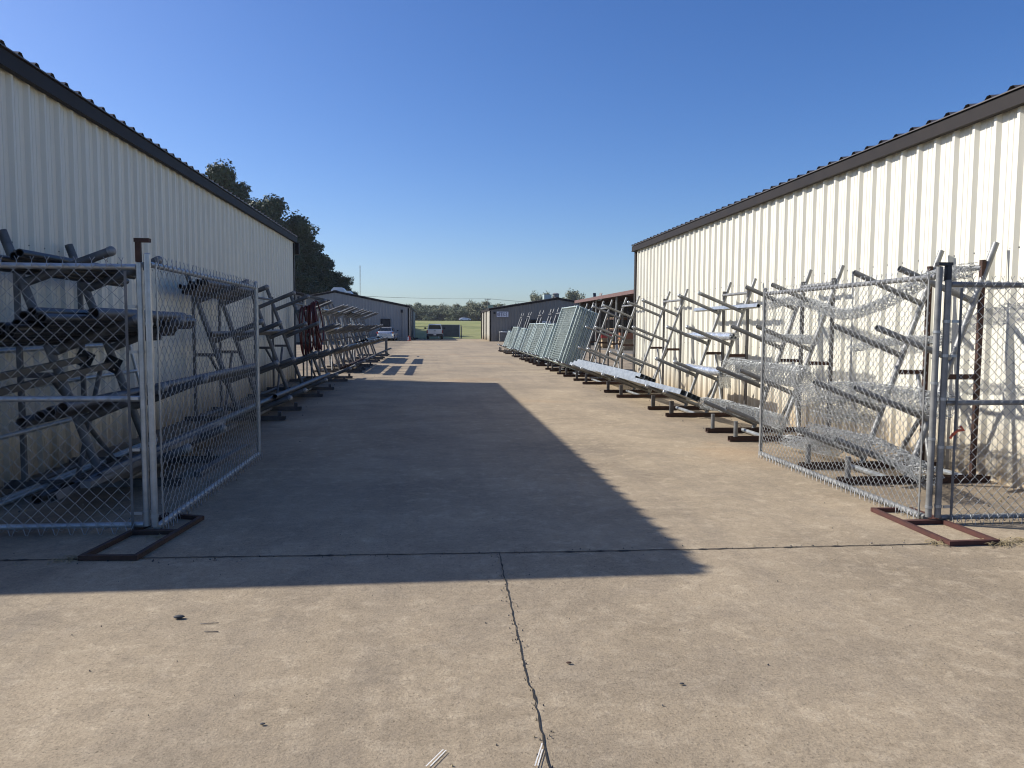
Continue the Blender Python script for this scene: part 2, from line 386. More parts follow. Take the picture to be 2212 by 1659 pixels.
def rib_roof(b, ya, yb, xe, ze, xr, zr, pitch=0.305, rib=0.034, m=0):
    prof = [(0, 0), (0.09, 0), (0.125, 1), (0.165, 1), (0.20, 0)]; prev = None; k = 0; us = []
    while ya + k*pitch < yb:
        us += [(ya+k*pitch+u, h*rib) for u, h in prof if ya+k*pitch+u < yb]; k += 1
    us.append((yb, 0))
    for y, h in us:
        i = len(b.v); b.v += [(xe, y, ze+h), (xr, y, zr+h)]
        if prev is not None: b.face((prev, i, i+1, prev+1), m)
        prev = i
    # underside of the sheet
    b.poly([(xe, ya, ze-0.012), (xr, ya, zr-0.012), (xr, yb, zr-0.012), (xe, yb, ze-0.012)], m)
    b.poly([(xe, ya, ze-0.012), (xe, yb, ze-0.012), (xe, yb, ze), (xe, ya, ze)], m)

def shed_building(label, x0, x1, y0, y1, eave, ridge, wallm, gablem, front_gable=True, roofm='roof', trim=0.2, screws=(), loc_ribs=True, far=False):
    t = thing('metal_building', label, 'building', ((x0+x1)/2, (y0+y1)/2, 0)); ox, oy = (x0+x1)/2, (y0+y1)/2
    xm = ox; slope = (ridge-eave)/(xm-x0)
    def part(name, bld, m): return bld.build(name, m, t, (-ox, -oy, 0))
    mj = far
    b = MB(); rib_wall(b, (x0, y0), (x0, y1), 0, eave-0.02, (-1, 0), major_only=mj, screws=screws); part('wall', b, [wallm, M['steel_tube']])
    b = MB(); rib_wall(b, (x1, y0), (x1, y1), 0, eave-0.02, (1, 0), major_only=mj, screws=screws); part('wall', b, [wallm, M['steel_tube']])
    g = lambda u: eave - 0.02 + slope*min(u, (x1-x0)-u)
    for y, n in ((y0, -1), (y1, 1)):
        b = MB(); rib_wall(b, (x0, y), (x1, y), 0, g, (0, n), major_only=mj); part('gable_wall', b, gablem)
    oh = 0.10
    for s, xe in ((-1, x0), (1, x1)):
        b = MB(); rib_roof(b, y0-0.06, y1+0.06, xe+s*(oh+0.02), eave-slope*oh+0.055, xm, ridge+0.055); part('roof', b, M[roofm])
        b = MB()
        a0, a1 = sorted((xe+s*0.038, xe+s*oh))
        b.box(a0, a1, y0-0.10, y1+0.10, eave-trim+0.03, eave+0.028)
        a0, a1 = sorted((xe+s*0.038, xe+s*(oh+0.012)))
        b.box(a0, a1, y0-0.10, y1+0.10, eave-trim+0.016, eave-trim+0.029)
        part('eave_trim', b, M['brown'])
    for y, n in ((y0, -1), (y1, 1)):
        for s, xe in ((-1, x0), (1, x1)):
            b = MB()
            b.bar((xe+s*0.035, y+n*0.07, eave-0.055-slope*0.035), (xm, y+n*0.07, ridge-0.055), 0.055, trim)
            part('rake_trim', b, M['brown'])
            b = MB(); b.box(min(xe+s*0.04, xe-s*0.12), max(xe+s*0.04, xe-s*0.12), min(y+n*0.04, y-n*0.0), max(y+n*0.04, y-n*0.0), 0.01, eave-trim)
            b.box(min(xe+s*0.038, xe), max(xe+s*0.038, xe), min(y+n*0.038, y-n*0.12), max(y+n*0.038, y-n*0.12), 0.012, eave-trim-0.002)
            part('corner_trim', b, M['brown'])
    b = MB(); b.path([(xm-0.15, y0-.06, ridge+0.085), (xm-0.15, y1+.06, ridge+0.085)], 0.03, 4)
    b.bar((xm, y0-.06, ridge+0.10), (xm, y1+.06, ridge+0.10), 0.36, 0.02); part('ridge_cap', b, M[roofm])
    return t, part
LB, lpart = shed_building('long cream ribbed metal building in shade along the left of the alley', -18.0, -4.0, 6.57, 22.5, 3.97, 4.09, M['cream'], M['cream'], trim=0.14, screws=(1.18, 2.28))
b = MB(); b.box(-3.93, -3.83, 22.42, 22.56, 3.52, 3.84); lpart('gutter_end', b, M['brown'])
RB, rpart = shed_building('long sunlit cream ribbed metal building along the right of the alley', 5.5, 17.5, 6.2, 20.9, 3.70, 4.18, M['cream'], M['cream'], trim=0.13, screws=(1.18, 2.28))

# far buildings
FB, fpart = shed_building('grey gabled metal building at the far left with a dark window', -18.9, -2.9, 86, 112, 3.75, 5.32, M['pale_sheet'], M['pale_sheet'], far=True)
b = MB(); b.box(-5.98, -4.92, 85.90, 85.95, 0.86, 2.34); w = fpart('window_frame', b, M['brown'])
b = MB(); b.box(-5.9, -5.0, 85.885, 85.897, 0.94, 2.26)
b.build('pane', M['black'], w)
b = MB(); b.tube((-3.65, 85.9, 0.3), (-3.65, 85.9, 3.0), 0.04, 8); fpart('drain_pipe', b, M['galv'])
b = MB(); b.box(-3.76, -3.54, 85.78, 85.95, 3.02, 3.36); b.box(-3.7, -3.6, 85.7, 85.78, 3.04, 3.14); fpart('wall_lamp', b, M['black'])
for yy in (90.2, 98.0):
    b = MB(); b.tube((-2.80, yy, 0.1), (-2.80, yy, 3.6), 0.06, 8); b.path([(-2.80, yy, 0.14), (-2.70, yy, 0.06), (-2.2, yy-.3, 0.05)], 0.06, 8); fpart('downspout', b, M['brown'])
for i, (yy, s) in enumerate(((88.5, 1.0), (97, 0.85))):
    b = MB()
    b.loft([[( -10.9+dx*s, y, z) for dx, z in ((-.75, 5.30), (-.75, 5.55), (-.45, 5.86), (.45, 5.86), (.75, 5.55), (.75, 5.30))] for y in (yy, yy+2.4)], sm=False)
    fpart('roof_vent', b, M['white'])
SB, spart = shed_building('low metal building with dark front tucked behind the left racks', -31, -11.0, 66, 82, 4.15, 6.2, M['grey_sheet'], M['grey_sheet'], far=True)

OB, opart = shed_building('office metal building with grey front and cream side at the far right', 5.65, 19.8, 80, 93, 3.38, 4.55, M['cream'], M['grey_sheet'], far=True)
for yy in (84.2, 88.6, 92.6):
    b = MB(); b.tube((5.54, yy, 0.1), (5.54, yy, 3.2), 0.06, 8); opart('downspout', b, M['brown'])
b = MB(); b.box(12.7-1.1, 12.7-.3, 82, 83.2, 4.5, 5.0); opart('roof_vent', b, M['galv_pale'])
b = MB(); b.tube((12.95, 82.6, 4.5), (12.95, 82.6, 5.08), 0.36, 12); b.tube((12.95, 82.6, 5.08), (12.95, 82.6, 5.2), 0.46, 12, r1=0.2); opart('roof_vent', b, M['galv'])
b = MB(); b.tube((17.0, 80.3, 4.0), (17.0, 80.3, 4.75), 0.04, 8); b.bar((16.6, 80.3, 4.72), (17.4, 80.3, 4.72), 0.05, 0.05)
b.bar((16.72, 80.2, 4.72), (16.72, 80.35, 5.12), 0.3, 0.1); b.bar((17.28, 80.2, 4.72), (17.42, 80.35, 5.12), 0.3, 0.1); opart('floodlight', b, M['steel_tube'])
b = MB(); b.box(9.35, 10.75, 79.89, 79.95, 0.75, 2.3); w = opart('window_frame', b, M['brown'])
b = MB(); b.box(9.43, 10.0, 79.875, 79.888, 0.83, 2.22); b.box(10.08, 10.67, 79.875, 79.888, 0.83, 2.22); b.build('pane', M['glass'], w)
b = MB(); b.box(11.1, 12.1, 79.87, 79.95, 0.02, 2.12); dd = opart('door', b, M['white'])
b = MB(); b.box(11.25, 11.95, 79.855, 79.868, 1.2, 2.0); b.build('pane', M['glass'], dd)
b = MB(); b.box(6.02, 6.22, 79.82, 79.95, 2.86, 3.08); opart('wall_lamp', b, M['black'])
# office sign: a flat board with serif letters standing proud of it
sg = thing('office_sign', 'white board sign reading OFFICE in dark blue letters', 'sign', (6.96, 79.9, 2.82))
b = MB(); b.box(-.62, .62, -.02, .02, -.30, .30); b.build('board', M['signwhite'], sg)
b = MB()
for q in ((-.63, .63, .285, .31), (-.63, .63, -.31, -.285)): b.box(q[0], q[1], -.035, -.022, q[2], q[3])
for q in ((-.635, -.615), (.615, .635)): b.box(q[0], q[1], -.034, -.022, -.284, .284)
b.build('border', M['signblue'], sg)
def letter(b, ch, cx, h=0.38, w=0.15, y=-.024):
    t = 0.05; th = 0.026
    def R(x0, x1, z0, z1): b.box(cx+x0, cx+x1, y-.012, y, z0, z1)
    if ch in 'OC':
        n = 20; rng = range(n) if ch == 'O' else range(2, n-2)
        for i in rng:
            a0, a1 = 2*pi*i/n, 2*pi*(i+1)/n
            for (ya) in (y-.012,):
                b.poly([(cx+w/2*cos(a0), ya, h/2*sin(a0)), (cx+(w/2-t)*cos(a0), ya, (h/2-th)*sin(a0)), (cx+(w/2-t)*cos(a1), ya, (h/2-th)*sin(a1)), (cx+w/2*cos(a1), ya, h/2*sin(a1))])
                b.poly([(cx+w/2*cos(a0), ya, h/2*sin(a0)), (cx+w/2*cos(a1), ya, h/2*sin(a1)), (cx+w/2*cos(a1), y, h/2*sin(a1)), (cx+w/2*cos(a0), y, h/2*sin(a0))])
        if ch == 'C': R(w/2-.03, w/2, .05, .15); R(w/2-.03, w/2, -.14, -.06)
    else:
        R(-w/2+.015, -w/2+.015+t, -h/2, h/2) if ch != 'I' else R(-t/2, t/2, -h/2, h/2)
        if ch == 'I': R(-.055, .055, h/2, h/2+.02); R(-.055, .055, -h/2-.02, -h/2); return
        R(-w/2-.005, w/2, h/2, h/2+.024); R(-w/2+.066, w/2-.03, -.013, .013); R(w/2-.02, w/2, h/2-.07, h/2)
        if ch == 'E': R(-w/2-.005, w/2, -h/2-.024, -h/2); R(w/2-.02, w/2, -h/2, -h/2+.07)
        else: R(-w/2-.005, -w/2+.09, -h/2-.02, -h/2)
b = MB()
for ch, cx in zip('OFFICE', (-.46, -.275, -.10, .045, .20, .41)): letter(b, ch, cx, w=0.17 if ch in 'OC' else 0.14)
b.build('lettering', M['signblue'], sg)
# air conditioner outside the office
ac = thing('air_conditioner', 'boxy white air conditioning unit standing against the office front', 'air conditioner', (7.02, 79.3, 0))
b = MB(); b.box(-.42, .42, -.38, .38, 0.08, .96); b.build('cabinet', M['galv'], ac)
b = MB()
for i in range(12): b.box(-.435, -.40, -.36, .36, .12+i*.07, .15+i*.07); b.box(-.40, .40, -.395, -.375, .12+i*.07, .15+i*.07)
b.build('louvres', M['galv_l'], ac)
b = MB(); b.box(-.45, .45, -.41, .41, .965, 1.02); b.tube((0,0,1.02),(0,0,1.045),.3,16); b.build('top_cover', M['white'], ac)
b = MB(); b.box(-.5, .5, -.45, .45, 0.0, 0.075); b.build('pad', M['galv_l'], ac)
b = MB(); b.path([(.42, .2, .3), (.75, .3, .22), (.95, .45, .5), (.97, .52, 1.25)], 0.03, 6); b.box(.88, 1.06, .50, .58, 1.25, 1.55); b.build('conduit', M['black'], ac)

# open storage shed behind the right building
def open_shed():
    t = thing('open_shed', 'open-sided storage shed with red-brown fascia behind the right building', 'shed', (12, 54, 0))
    x0, y0, y1, ze = 12.0, 43.5, 64, 3.62
    def part(n, b, m): return b.build(n, m, t, (-12, -54, 0))
    b = MB(); rib_roof(b, y0, y1, x0-.3, ze+.1, x0+11, ze+1.25); part('roof', b, M['white'])
    b = MB(); b.box(x0-.36, x0-.305, y0-.05, y1+.05, ze-.10, ze+.13); part('fascia', b, M['red_trim'])
    for i in range(7):
        xx = x0+.2+i*1.75
        b = MB(); b.box(xx-.04, xx+.04, y0+.1, y1-.1, ze-.08+.115*(xx-x0)*.9, ze+.02+.1045*(xx-x0)); part('purlin', b, M['rust'])
    for i in range(4):
        yy = y0+.4+i*6.5
        b = MB(); b.tube((x0, yy, 0), (x0, yy, ze-.06), .07, 10); part('post', b, M['galv'])
        b = MB(); b.bar((x0, yy, ze-.18), (x0+10.5, yy, ze+.9), .1, .16); part('rafter', b, M['rust'])
        b = MB(); b.bar((x0, yy, ze-1.0), (x0+2.2, yy, ze+.05), .06, .06); part('knee_brace', b, M['rust'])
    b = MB(); rib_wall(b, (x0+10.7, y0), (x0+10.7, y1), 0, ze+1.0, (-1, 0), major_only=True); part('back_wall', b, M['steel_tube'])
    b = MB(); rib_wall(b, (x0, y1), (x0+10.7, y1), 0, lambda u: ze+.1*u, (0, -1), major_only=True); part('end_wall', b, M['steel_tube'])
open_shed()
def shelf(loc, label, rz=0):
    t = thing('storage_rack', label, 'storage rack', loc, rz)
    for x in (-1.4, 1.4):
        for y in (-.5, .5): b = MB(); b.box(x-.05, x+.05, y-.05, y+.05, 0, 2.7); b.build('upright', M['steel_tube'], t)
    for z in (.55, 1.35, 2.15):
        for y in (-.5, .5): b = MB(); b.box(-1.35, 1.35, y-.04, y+.04, z-.06, z+.06); b.build('beam', M['rust'], t)
        b = MB(); b.box(-1.34, 1.34, -.45, .45, z+.065, z+.095); b.build('shelf', M['wood'], t)
shelf((13.6, 47.5, 0), 'tall storage rack nearest the front end inside the open shed', pi/2)
shelf((13.6, 57, 0), 'tall storage rack deep inside the open shed', pi/2)
def crate(loc, m, label, s=1.0, h=.5):
    t = thing('crate', label, 'crate', loc, random.uniform(-.2, .2))
    b = MB(); b.box(-.5*s, .5*s, -.4*s, .4*s, .12, .15); b.box(-.5*s, .5*s, -.4*s, -.37*s, .152, .12+h); b.box(-.5*s, .5*s, .37*s, .4*s, .152, .12+h)
    b.box(-.5*s, -.47*s, -.365*s, .365*s, .152, .12+h); b.box(.47*s, .5*s, -.365*s, .365*s, .152, .12+h); b.build('bin', m, t)
    b = MB()
    for y in (-.33, 0, .33): b.box(-.48*s, .48*s, y*s-.05, y*s+.05, 0.0, .118)
    b.build('skid', M['wood'], t)
    b = MB(); b.box(-.44*s, .44*s, -.34*s, .34*s, .152, .08+h); b.build('contents', M['steel_tube'], t)
crate((12.7, 50.5, 0), M['wood'], 'wooden crate under the orange bin inside the open shed', 1.0, .5)
crate((12.7, 50.5, .625), M['orange'], 'orange bin standing on a wooden crate inside the open shed', .9, .42)
crate((12.6, 56.0, 0), M['wood'], 'wooden crate under the red bin inside the open shed', 1.0, .5)
crate((12.6, 56.0, .625), M['red'], 'faded red bin standing on a wooden crate inside the open shed', .8, .3)
crate((13.0, 54.0, 0), M['wood'], 'low wooden crate on the ground between the two stacked crates in the shed', .9, .4)

# ------------------------------------------------------------------ pipe racks
ZR = [0.13, 0.63, 1.22, 1.78]; ZL = [0.06, 0.62, 1.25, 1.88]
PHI = radians(22.1)
AD = (cos(PHI), sin(PHI)); AN = (-sin(PHI), cos(PHI))
def jd(z): return 0.94 - 0.347*z
CACHE = {}
def cached(key, fn):
    if key not in CACHE: CACHE[key] = fn()
    return CACHE[key]
def rack(side, X0, frames, name_label, capped=True, fat=False, support=False, arms=True, rear_rust=False, round_leg=False, over=0.0):
    """side +1: rack stands against the wall on the right; -1: on the left. local d runs from the wall into the alley"""
    ya, yb = frames; yc = (ya+yb)/2; h = (yb-ya)/2
    sx = -side
    xr = X0 + sx*0.8
    t = thing('pipe_rack', name_label, 'pipe rack', (xr, yc, 0), 0, 'cantilever pipe racks along the alley walls')
    X = lambda d: sx*(d-0.8)
    rp = 0.041 if fat else 0.030
    Z = ZL if side < 0 else ZR
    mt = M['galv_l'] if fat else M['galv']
    K = (side, fat, capped, rear_rust, round_leg)
    def mk(tag_, fn, m):
        def f():
            b = MB(); fn(b); return b.mesh(tag_, m)
        return cached((tag_,)+K, f)
    for yl in (-h, h):
        me = mk('base_channel', lambda b: (b.box(min(X(.08), X(1.62)), max(X(.08), X(1.62)), -.045, .045, 0.004, .016), b.box(min(X(.08), X(1.62)), max(X(.08), X(1.62)), -.045, -.037, .0165, .066), b.box(min(X(.08), X(1.62)), max(X(.08), X(1.62)), .037, .045, .0165, .066)), M['rust'] if side > 0 else M['steel_tube'])
        link('base_channel', me, t, (0, yl, 0))
        me = mk('rear_post', lambda b: b.bar((X(.24), 0, .017), (X(.24), 0, 2.17), .042, .042), M['rust'] if rear_rust else M['steel_tube'] if side > 0 else M['galv_l'])
        link('rear_post', me, t, (0, yl, 0))
        me = mk('slanted_post', lambda b: b.tube((X(jd(.04)), 0, .04), (X(jd(2.34)), 0, 2.34), rp, 14, hollow=.005), mt)
        link('slanted_post', me, t, (0, yl, 0), (0, radians(random.uniform(-.4, .4)), 0))
        me = mk('mid_rail', lambda b: b.bar((X(.275), 0, 1.04), (X(jd(1.04)-.0), 0, 1.04), .04, .05), M['rust'] if side > 0 else M['steel_tube'])
        link('mid_rail', me, t, (0, yl, 0))
        if round_leg: me = mk('front_leg', lambda b: b.tube((X(1.53), 0, .017), (X(1.53), 0, .27), .028, 12), mt)
        else: me = mk('front_leg', lambda b: b.bar((X(1.53), 0, .017), (X(1.53), 0, .27 if side > 0 else .14), .06, .06), M['steel_tube'])
        link('front_leg', me, t, (0, yl, 0))
        for lv, zj in enumerate(Z):
            if lv and not arms: continue
            ln = .82 if lv else .84
            me = mk('arm%d' % lv if False else 'arm', lambda b: b.tube((0, 0, 0), (sx*AD[0]*.81, 0, AD[1]*.81), rp, 14, hollow=0 if capped else .005), mt)
            a = link('arm', me, t, (X(jd(zj)+rp*.6), yl, zj), (0, sx*radians(random.uniform(-1.1, .9)), radians(random.uniform(-.8, .8))))
            if capped:
                me = mk('end_cap', lambda b: (b.tube((-sx*AD[0]*.03, 0, -AD[1]*.03), (0, 0, 0), rp*1.1, 14), b.dome((0, 0, 0), (sx*AD[0], 0, AD[1]), rp*1.1)), M['galv_new'] if side > 0 else M['galv'])
                link('end_cap', me, a, (sx*AD[0]*.81, 0, AD[1]*.81))
    b = MB(); b.tube((X(.24), -h-over, 2.10), (X(.24), h+.04, 2.10), .026, 12); b.build('top_bar', mt, t)
    for s in (-1, 1):
        b = MB(); b.tube((X(.45)+s*.028, s*(h-.15), 1.02), (X(.62)+s*.028, -s*(h-.1), .03), .024, 10); b.build('brace', mt, t)
    for d in (1.1, .30):
        b = MB(); b.tube((X(d), -h+.05, .045), (X(d), h-.05, .045), .028, 10); b.build('floor_pipe', M['galv_new'] if side > 0 else M['galv_l'], t)
    if support:
        for y in (-.6, .35):
            b = MB(); b.bar((X(1.5), y, 0), (X(1.5), y, .92), .07, .07); b.build('support_post', M['galv_l'], t)
    return t
XL, XR = -4.0, 5.5
LF = [(7.4, 8.65), (12.5, 13.95), (16.6, 18.4), (21.25, 22.5), (25.5, 26.7), (28.5, 29.8), (32.5, 33.7), (35.6, 36.8), (39.4, 40.6)]
RF = [(7.0, 7.8), (9.8, 10.65), (12.6, 13.7), (16.15, 17.4), (20.0, 21.35), (23.1, 24.3), (25.9, 26.95), (29.4, 30.6), (31.9, 33.3), (34.7, 35.5), (38.0, 39.1), (42.7, 43.9), (46.6, 47.5)]
LLAB = ['grey pipe rack nearest the gate on the shaded left side, loaded with dark pipes', 'second grey rack from the left gate, with short tubes on its top arms',
 'third pipe rack from the gate on the left, mostly empty thick grey arms', 'fourth pipe rack on the left, with the dark red hose coil hung on it',
 'fifth pipe rack on the left, just past the end of the left building', 'sixth pipe rack from the gate on the left, in the sun',
 'seventh pipe rack from the gate on the left, in the sun', 'eighth pipe rack on the left, second from the far end', 'last pipe rack on the left, with two short support posts in front']
RLAB = ['nearest pipe rack behind the right gate, with rusty rear posts', 'second pipe rack on the right, holding the fattest chain link roll', 'third pipe rack on the right, holding plastic wrapped bundles',
 'fourth pipe rack on the right, with square tubes along its foot', 'fifth pipe rack on the right, beside the far corner of the right building', 'sixth pipe rack on the right, bare slanted posts just before the stacked panels']
RLAB += ['%s pipe rack from the gate on the right, behind leaning mesh panels' % ORD[i] for i in range(6, 12)] + ['last pipe rack at the far end of the right row']
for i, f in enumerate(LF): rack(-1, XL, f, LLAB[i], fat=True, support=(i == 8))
for i, f in enumerate(RF): rack(1, XR, f, RLAB[i], capped=i > 1, arms=i < 5, rear_rust=(i == 0), round_leg=i < 2)

# ------------------------------------------------------------------ pipe and tube stock lying on the racks
def stock(side, lv, y0, y1, r, n, mt, name, label, cat, group, layers=1, start=0.0, square=False, skew=.006, hollow=.006, yj=.08):
    fat = side < 0; rp = .041 if fat else .030; Z = ZL if fat else ZR
    zj = Z[lv]; sx = -side; X0 = XL if fat else XR; Ln = y1-y0
    def mk():
        b = MB()
        if square: b.bar((0, -Ln/2, 0), (0, Ln/2, 0), 2*r, 2*r, hollow=hollow, up=(sx*AN[0], 0, AN[1]))
        else: b.tube((0, -Ln/2, 0), (0, Ln/2, 0), r, 12, hollow=hollow)
        return b.mesh(name, mt)
    me = cached((name, round(Ln, 3), r, mt.name, square, side), mk)
    for j in range(layers):
        for k in range(n-j):
            lab = label + ('' if n == 1 else ', %s from the wall' % ('first' if k == 0 else ORD[k])) + ('' if layers == 1 else ', %s layer' % (['bottom', 'second', 'third'][j]))
            al = rp + r*1.02 + start + 2.12*r*k + (0 if square else j*r); up = rp + r*1.02 + j*(2.02 if square else 1.76)*r
            d = jd(zj)+rp*.6 + AD[0]*al + AN[0]*up; z = zj + AD[1]*al + AN[1]*up
            o = link(name, me, None, (X0+sx*d, (y0+y1)/2+random.uniform(-yj, yj), z), (random.uniform(-skew, skew)*.4, 0, random.uniform(-skew, skew)))
            tag(o, lab, cat, group)
stock(-1, 3, 6.75, 9.3, .034, 5, M['black_pipe'], 'steel_pipe', 'dark pipe on top arms of nearest left rack', 'pipe', 'pipes on the nearest left rack, top arms', layers=1, yj=.18)
stock(-1, 2, 6.25, 9.9, .036, 8, M['black_pipe'], 'steel_pipe', 'dark pipe on middle arms of nearest left rack', 'pipe', 'pipes on the nearest left rack, second arms', layers=2, yj=.2)
stock(-1, 1, 6.3, 12.9, .045, 4, M['steel_tube'], 'steel_pipe', 'long dark pipe on low arms of two nearest left racks', 'pipe', 'long pipes on the low arms of the left racks', layers=1, start=.02, yj=.12)
stock(-1, 0, 5.95, 9.5, .03, 3, M['galv_l'], 'fence_post', 'grey post at foot of nearest left rack', 'post', 'posts at the foot of the nearest left rack', start=.3, square=True, yj=.3)
stock(-1, 3, 11.6, 14.6, .036, 6, M['steel_tube'], 'steel_pipe', 'short pipe on top arms of second left rack', 'pipe', 'pipes on the second left rack, top arms', layers=2, yj=.1)
stock(-1, 2, 11.9, 19.0, .03, 3, M['galv_l'], 'steel_pipe', 'grey pipe across second and third left racks', 'pipe', 'pipes across the second and third left racks', yj=.2)
stock(-1, 1, 15.9, 23.0, .032, 3, M['galv_l'], 'steel_pipe', 'grey pipe across third and fourth left racks', 'pipe', 'pipes across the third and fourth left racks', yj=.2)
stock(-1, 3, 24.9, 30.6, .03, 3, M['galv_new'], 'steel_pipe', 'shiny pipe on top arms of fifth left rack', 'pipe', 'shiny pipes on the sunlit left racks, top arms', layers=1)
stock(-1, 2, 24.6, 30.2, .03, 4, M['galv_new'], 'steel_pipe', 'shiny pipe on middle arms of fifth left rack', 'pipe', 'shiny pipes on the sunlit left racks, second arms', layers=1)
stock(-1, 1, 25.0, 30.6, .04, 4, M['black_pipe'], 'steel_pipe', 'black pipe on low arms of fifth left rack', 'pipe', 'black pipes on the fifth and sixth left racks', layers=1)
stock(-1, 3, 32.0, 37.3, .035, 4, M['black_pipe'], 'steel_pipe', 'black pipe on top arms of seventh left rack', 'pipe', 'black pipes on the seventh and eighth left racks, top arms', layers=1)
stock(-1, 2, 32.0, 37.3, .03, 4, M['galv_new'], 'steel_pipe', 'shiny pipe on middle arms of seventh left rack', 'pipe', 'shiny pipes on the seventh and eighth left racks', layers=1)
stock(-1, 1, 32.0, 37.6, .045, 6, M['black_pipe'], 'steel_pipe', 'black pipe on low arms of seventh left rack', 'pipe', 'black pipes on the seventh and eighth left racks, low arms', layers=2)
stock(-1, 1, 38.9, 41.2, .045, 6, M['black_pipe'], 'steel_pipe', 'black pipe on low arms of last left rack', 'pipe', 'black pipes on the last left rack', layers=2)
stock(-1, 2, 38.9, 41.2, .03, 3, M['galv_new'], 'steel_pipe', 'shiny pipe on middle arms of last left rack', 'pipe', 'shiny pipes on the last left rack', layers=1)
stock(-1, 0, 25, 31, .03, 6, M['rust'], 'steel_pipe', 'rusty pipe at foot of fifth left rack', 'pipe', 'rusty pipes at the foot of the left racks', layers=1)
stock(-1, 0, 6.2, 12.6, .042, 5, M['black_pipe'], 'steel_pipe', 'black pipe low at foot of two nearest left racks', 'pipe', 'black pipes at the foot of the nearest left racks', start=.02, yj=.3)
stock(-1, 0, 12.9, 19.2, .042, 5, M['steel_tube'], 'steel_pipe', 'dark pipe at foot of second and third left racks', 'pipe', 'dark pipes at the foot of the left racks', start=.04, yj=.3)
stock(-1, 2, 6.9, 9.2, .05, 2, M['steel_tube'], 'steel_pipe', 'thick dark pipe on outer middle arms of nearest left rack', 'pipe', 'thick pipes on the nearest left rack', start=.5, yj=.1)
# spare posts leaning among the sunlit left racks
rl = random.Random(17)
for i in range(14):
    y = 23.6+1.28*i+rl.uniform(-.3, .3); x = XL+rl.uniform(-.25, .25); h = rl.uniform(1.7, 2.35)
    b = MB(); b.tube((0, 0, 0), (-rl.uniform(-.1, .35), rl.uniform(-.35, .35), h), .03, 10, hollow=.004)
    tag(b.build('leaning_post', M['galv_new'] if i % 3 else M['galv'], None, (x, y, .0)), 'loose post leaning upright behind the sunlit left racks, %s from the near end' % ('first' if i == 0 else ORD[i]), 'post', 'loose posts leaning behind the sunlit left racks')
# right: bright square tubes on the lowest arms
stock(1, 0, 15.9, 23.2, .042, 6, M['galv_new'], 'square_tube', 'bright square tube in farther bundle at right', 'tube', 'farther bundle of square tubes', layers=3, square=True, hollow=.004, skew=.001, yj=.03)
stock(1, 0, 11.95, 19.0, .042, 4, M['galv_new'], 'square_tube', 'bright square tube in nearer bundle at right', 'tube', 'nearer bundle of square tubes', layers=1, start=.36, square=True, hollow=.004, skew=.001, yj=.06)
stock(1, 3, 11.9, 14.9, .03, 1, M['galv_new'], 'square_tube', 'single galvanized square tube lying across the top arms of the third right rack', 'tube', None, square=True, hollow=.004)

# plastic wrapped bundles on the third right rack
def wrapped(lv, y0, y1, label, droop):
    zj = ZR[lv]; al = .13; up = .03+.055; d = jd(zj)+AD[0]*al+AN[0]*up; z = zj+AD[1]*al+AN[1]*up; x = XR-d
    t = thing('wrapped_bundle', label, 'bundle', (x, y0, z))
    b = MB()
    for k, (dx, dz) in enumerate(((-.03, 0), (.03, 0), (0, .04))): b.tube((dx, .02, dz), (dx, y1-y0-.02, dz), .022, 8, hollow=.003)
    b.build('tubes', M['galv_new'], t)
    secs = []
    n = 26
    for i in range(n):
        f = i/(n-1); y = (y1-y0)*f; c = []
        k = 1 - .55*max(0, (f-.8)/.2); rr = .085*k
        for q in range(12):
            a = 2*pi*q/12; w = 1+.22*mnoise.noise((f*9, q*1.7, lv*5.0))
            c.append((cos(a)*rr*1.15*w, y, .015+sin(a)*rr*.8*w))
        secs.append(c)
    b = MB(); b.loft(secs, cap=False)
    if droop:  # loose end of the sheet hanging down
        for i in range(6):
            x0, x1 = -.1+.2*i/6, -.1+.2*(i+1)/6; q0, q1 = .03*sin(i*2.1), .03*sin((i+1)*2.1)
            b.poly([(x0, -.02+q0, .0), (x1, -.02+q1, .0), (x1+.02, -.05-q1, -.24), (x0+.02, -.05-q0, -.22)], 0, True)
    b.build('plastic_wrap', M['plastic'], t)
wrapped(2, 12.25, 14.7, 'bundle of tubes wrapped in clear plastic on the third right rack, upper one', False)
wrapped(1, 12.15, 14.3, 'bundle wrapped in clear plastic with a loose hanging end, lower one', True)

# ------------------------------------------------------------------ chain link
def link_mesh(b, W, Hh, D, wr, n=3, x0=0.0, z0=0.0, depth=.0045, cut=None, m=0):
    """vertical zigzag wires in the XZ plane, interlocking at their bends"""
    h = D/2; nx = int(W/h); nz = int(Hh/h)
    for i in range(nx):
        pts = []
        for k in range(nz+1):
            o = (k+i) % 2
            jx = random.uniform(-.05, .05)*h; jz = random.uniform(-.04, .04)*h
            q = (x0+(i+o)*h+jx, 0.0, z0+k*h+jz)
            if pts: p = pts[-1]; pts.append(((p[0]+q[0])/2, depth*(1 if o else -1), (p[2]+q[2])/2))
            pts.append(q)
        # twisted barbs at the top, bent knuckles below
        b.path(pts, wr, n, m)
def link_panel_mesh(name, W, Hh, D, wr, mt, n=3):
    b = MB(); link_mesh(b, W, Hh, D, wr, n); return b.mesh(name, mt)

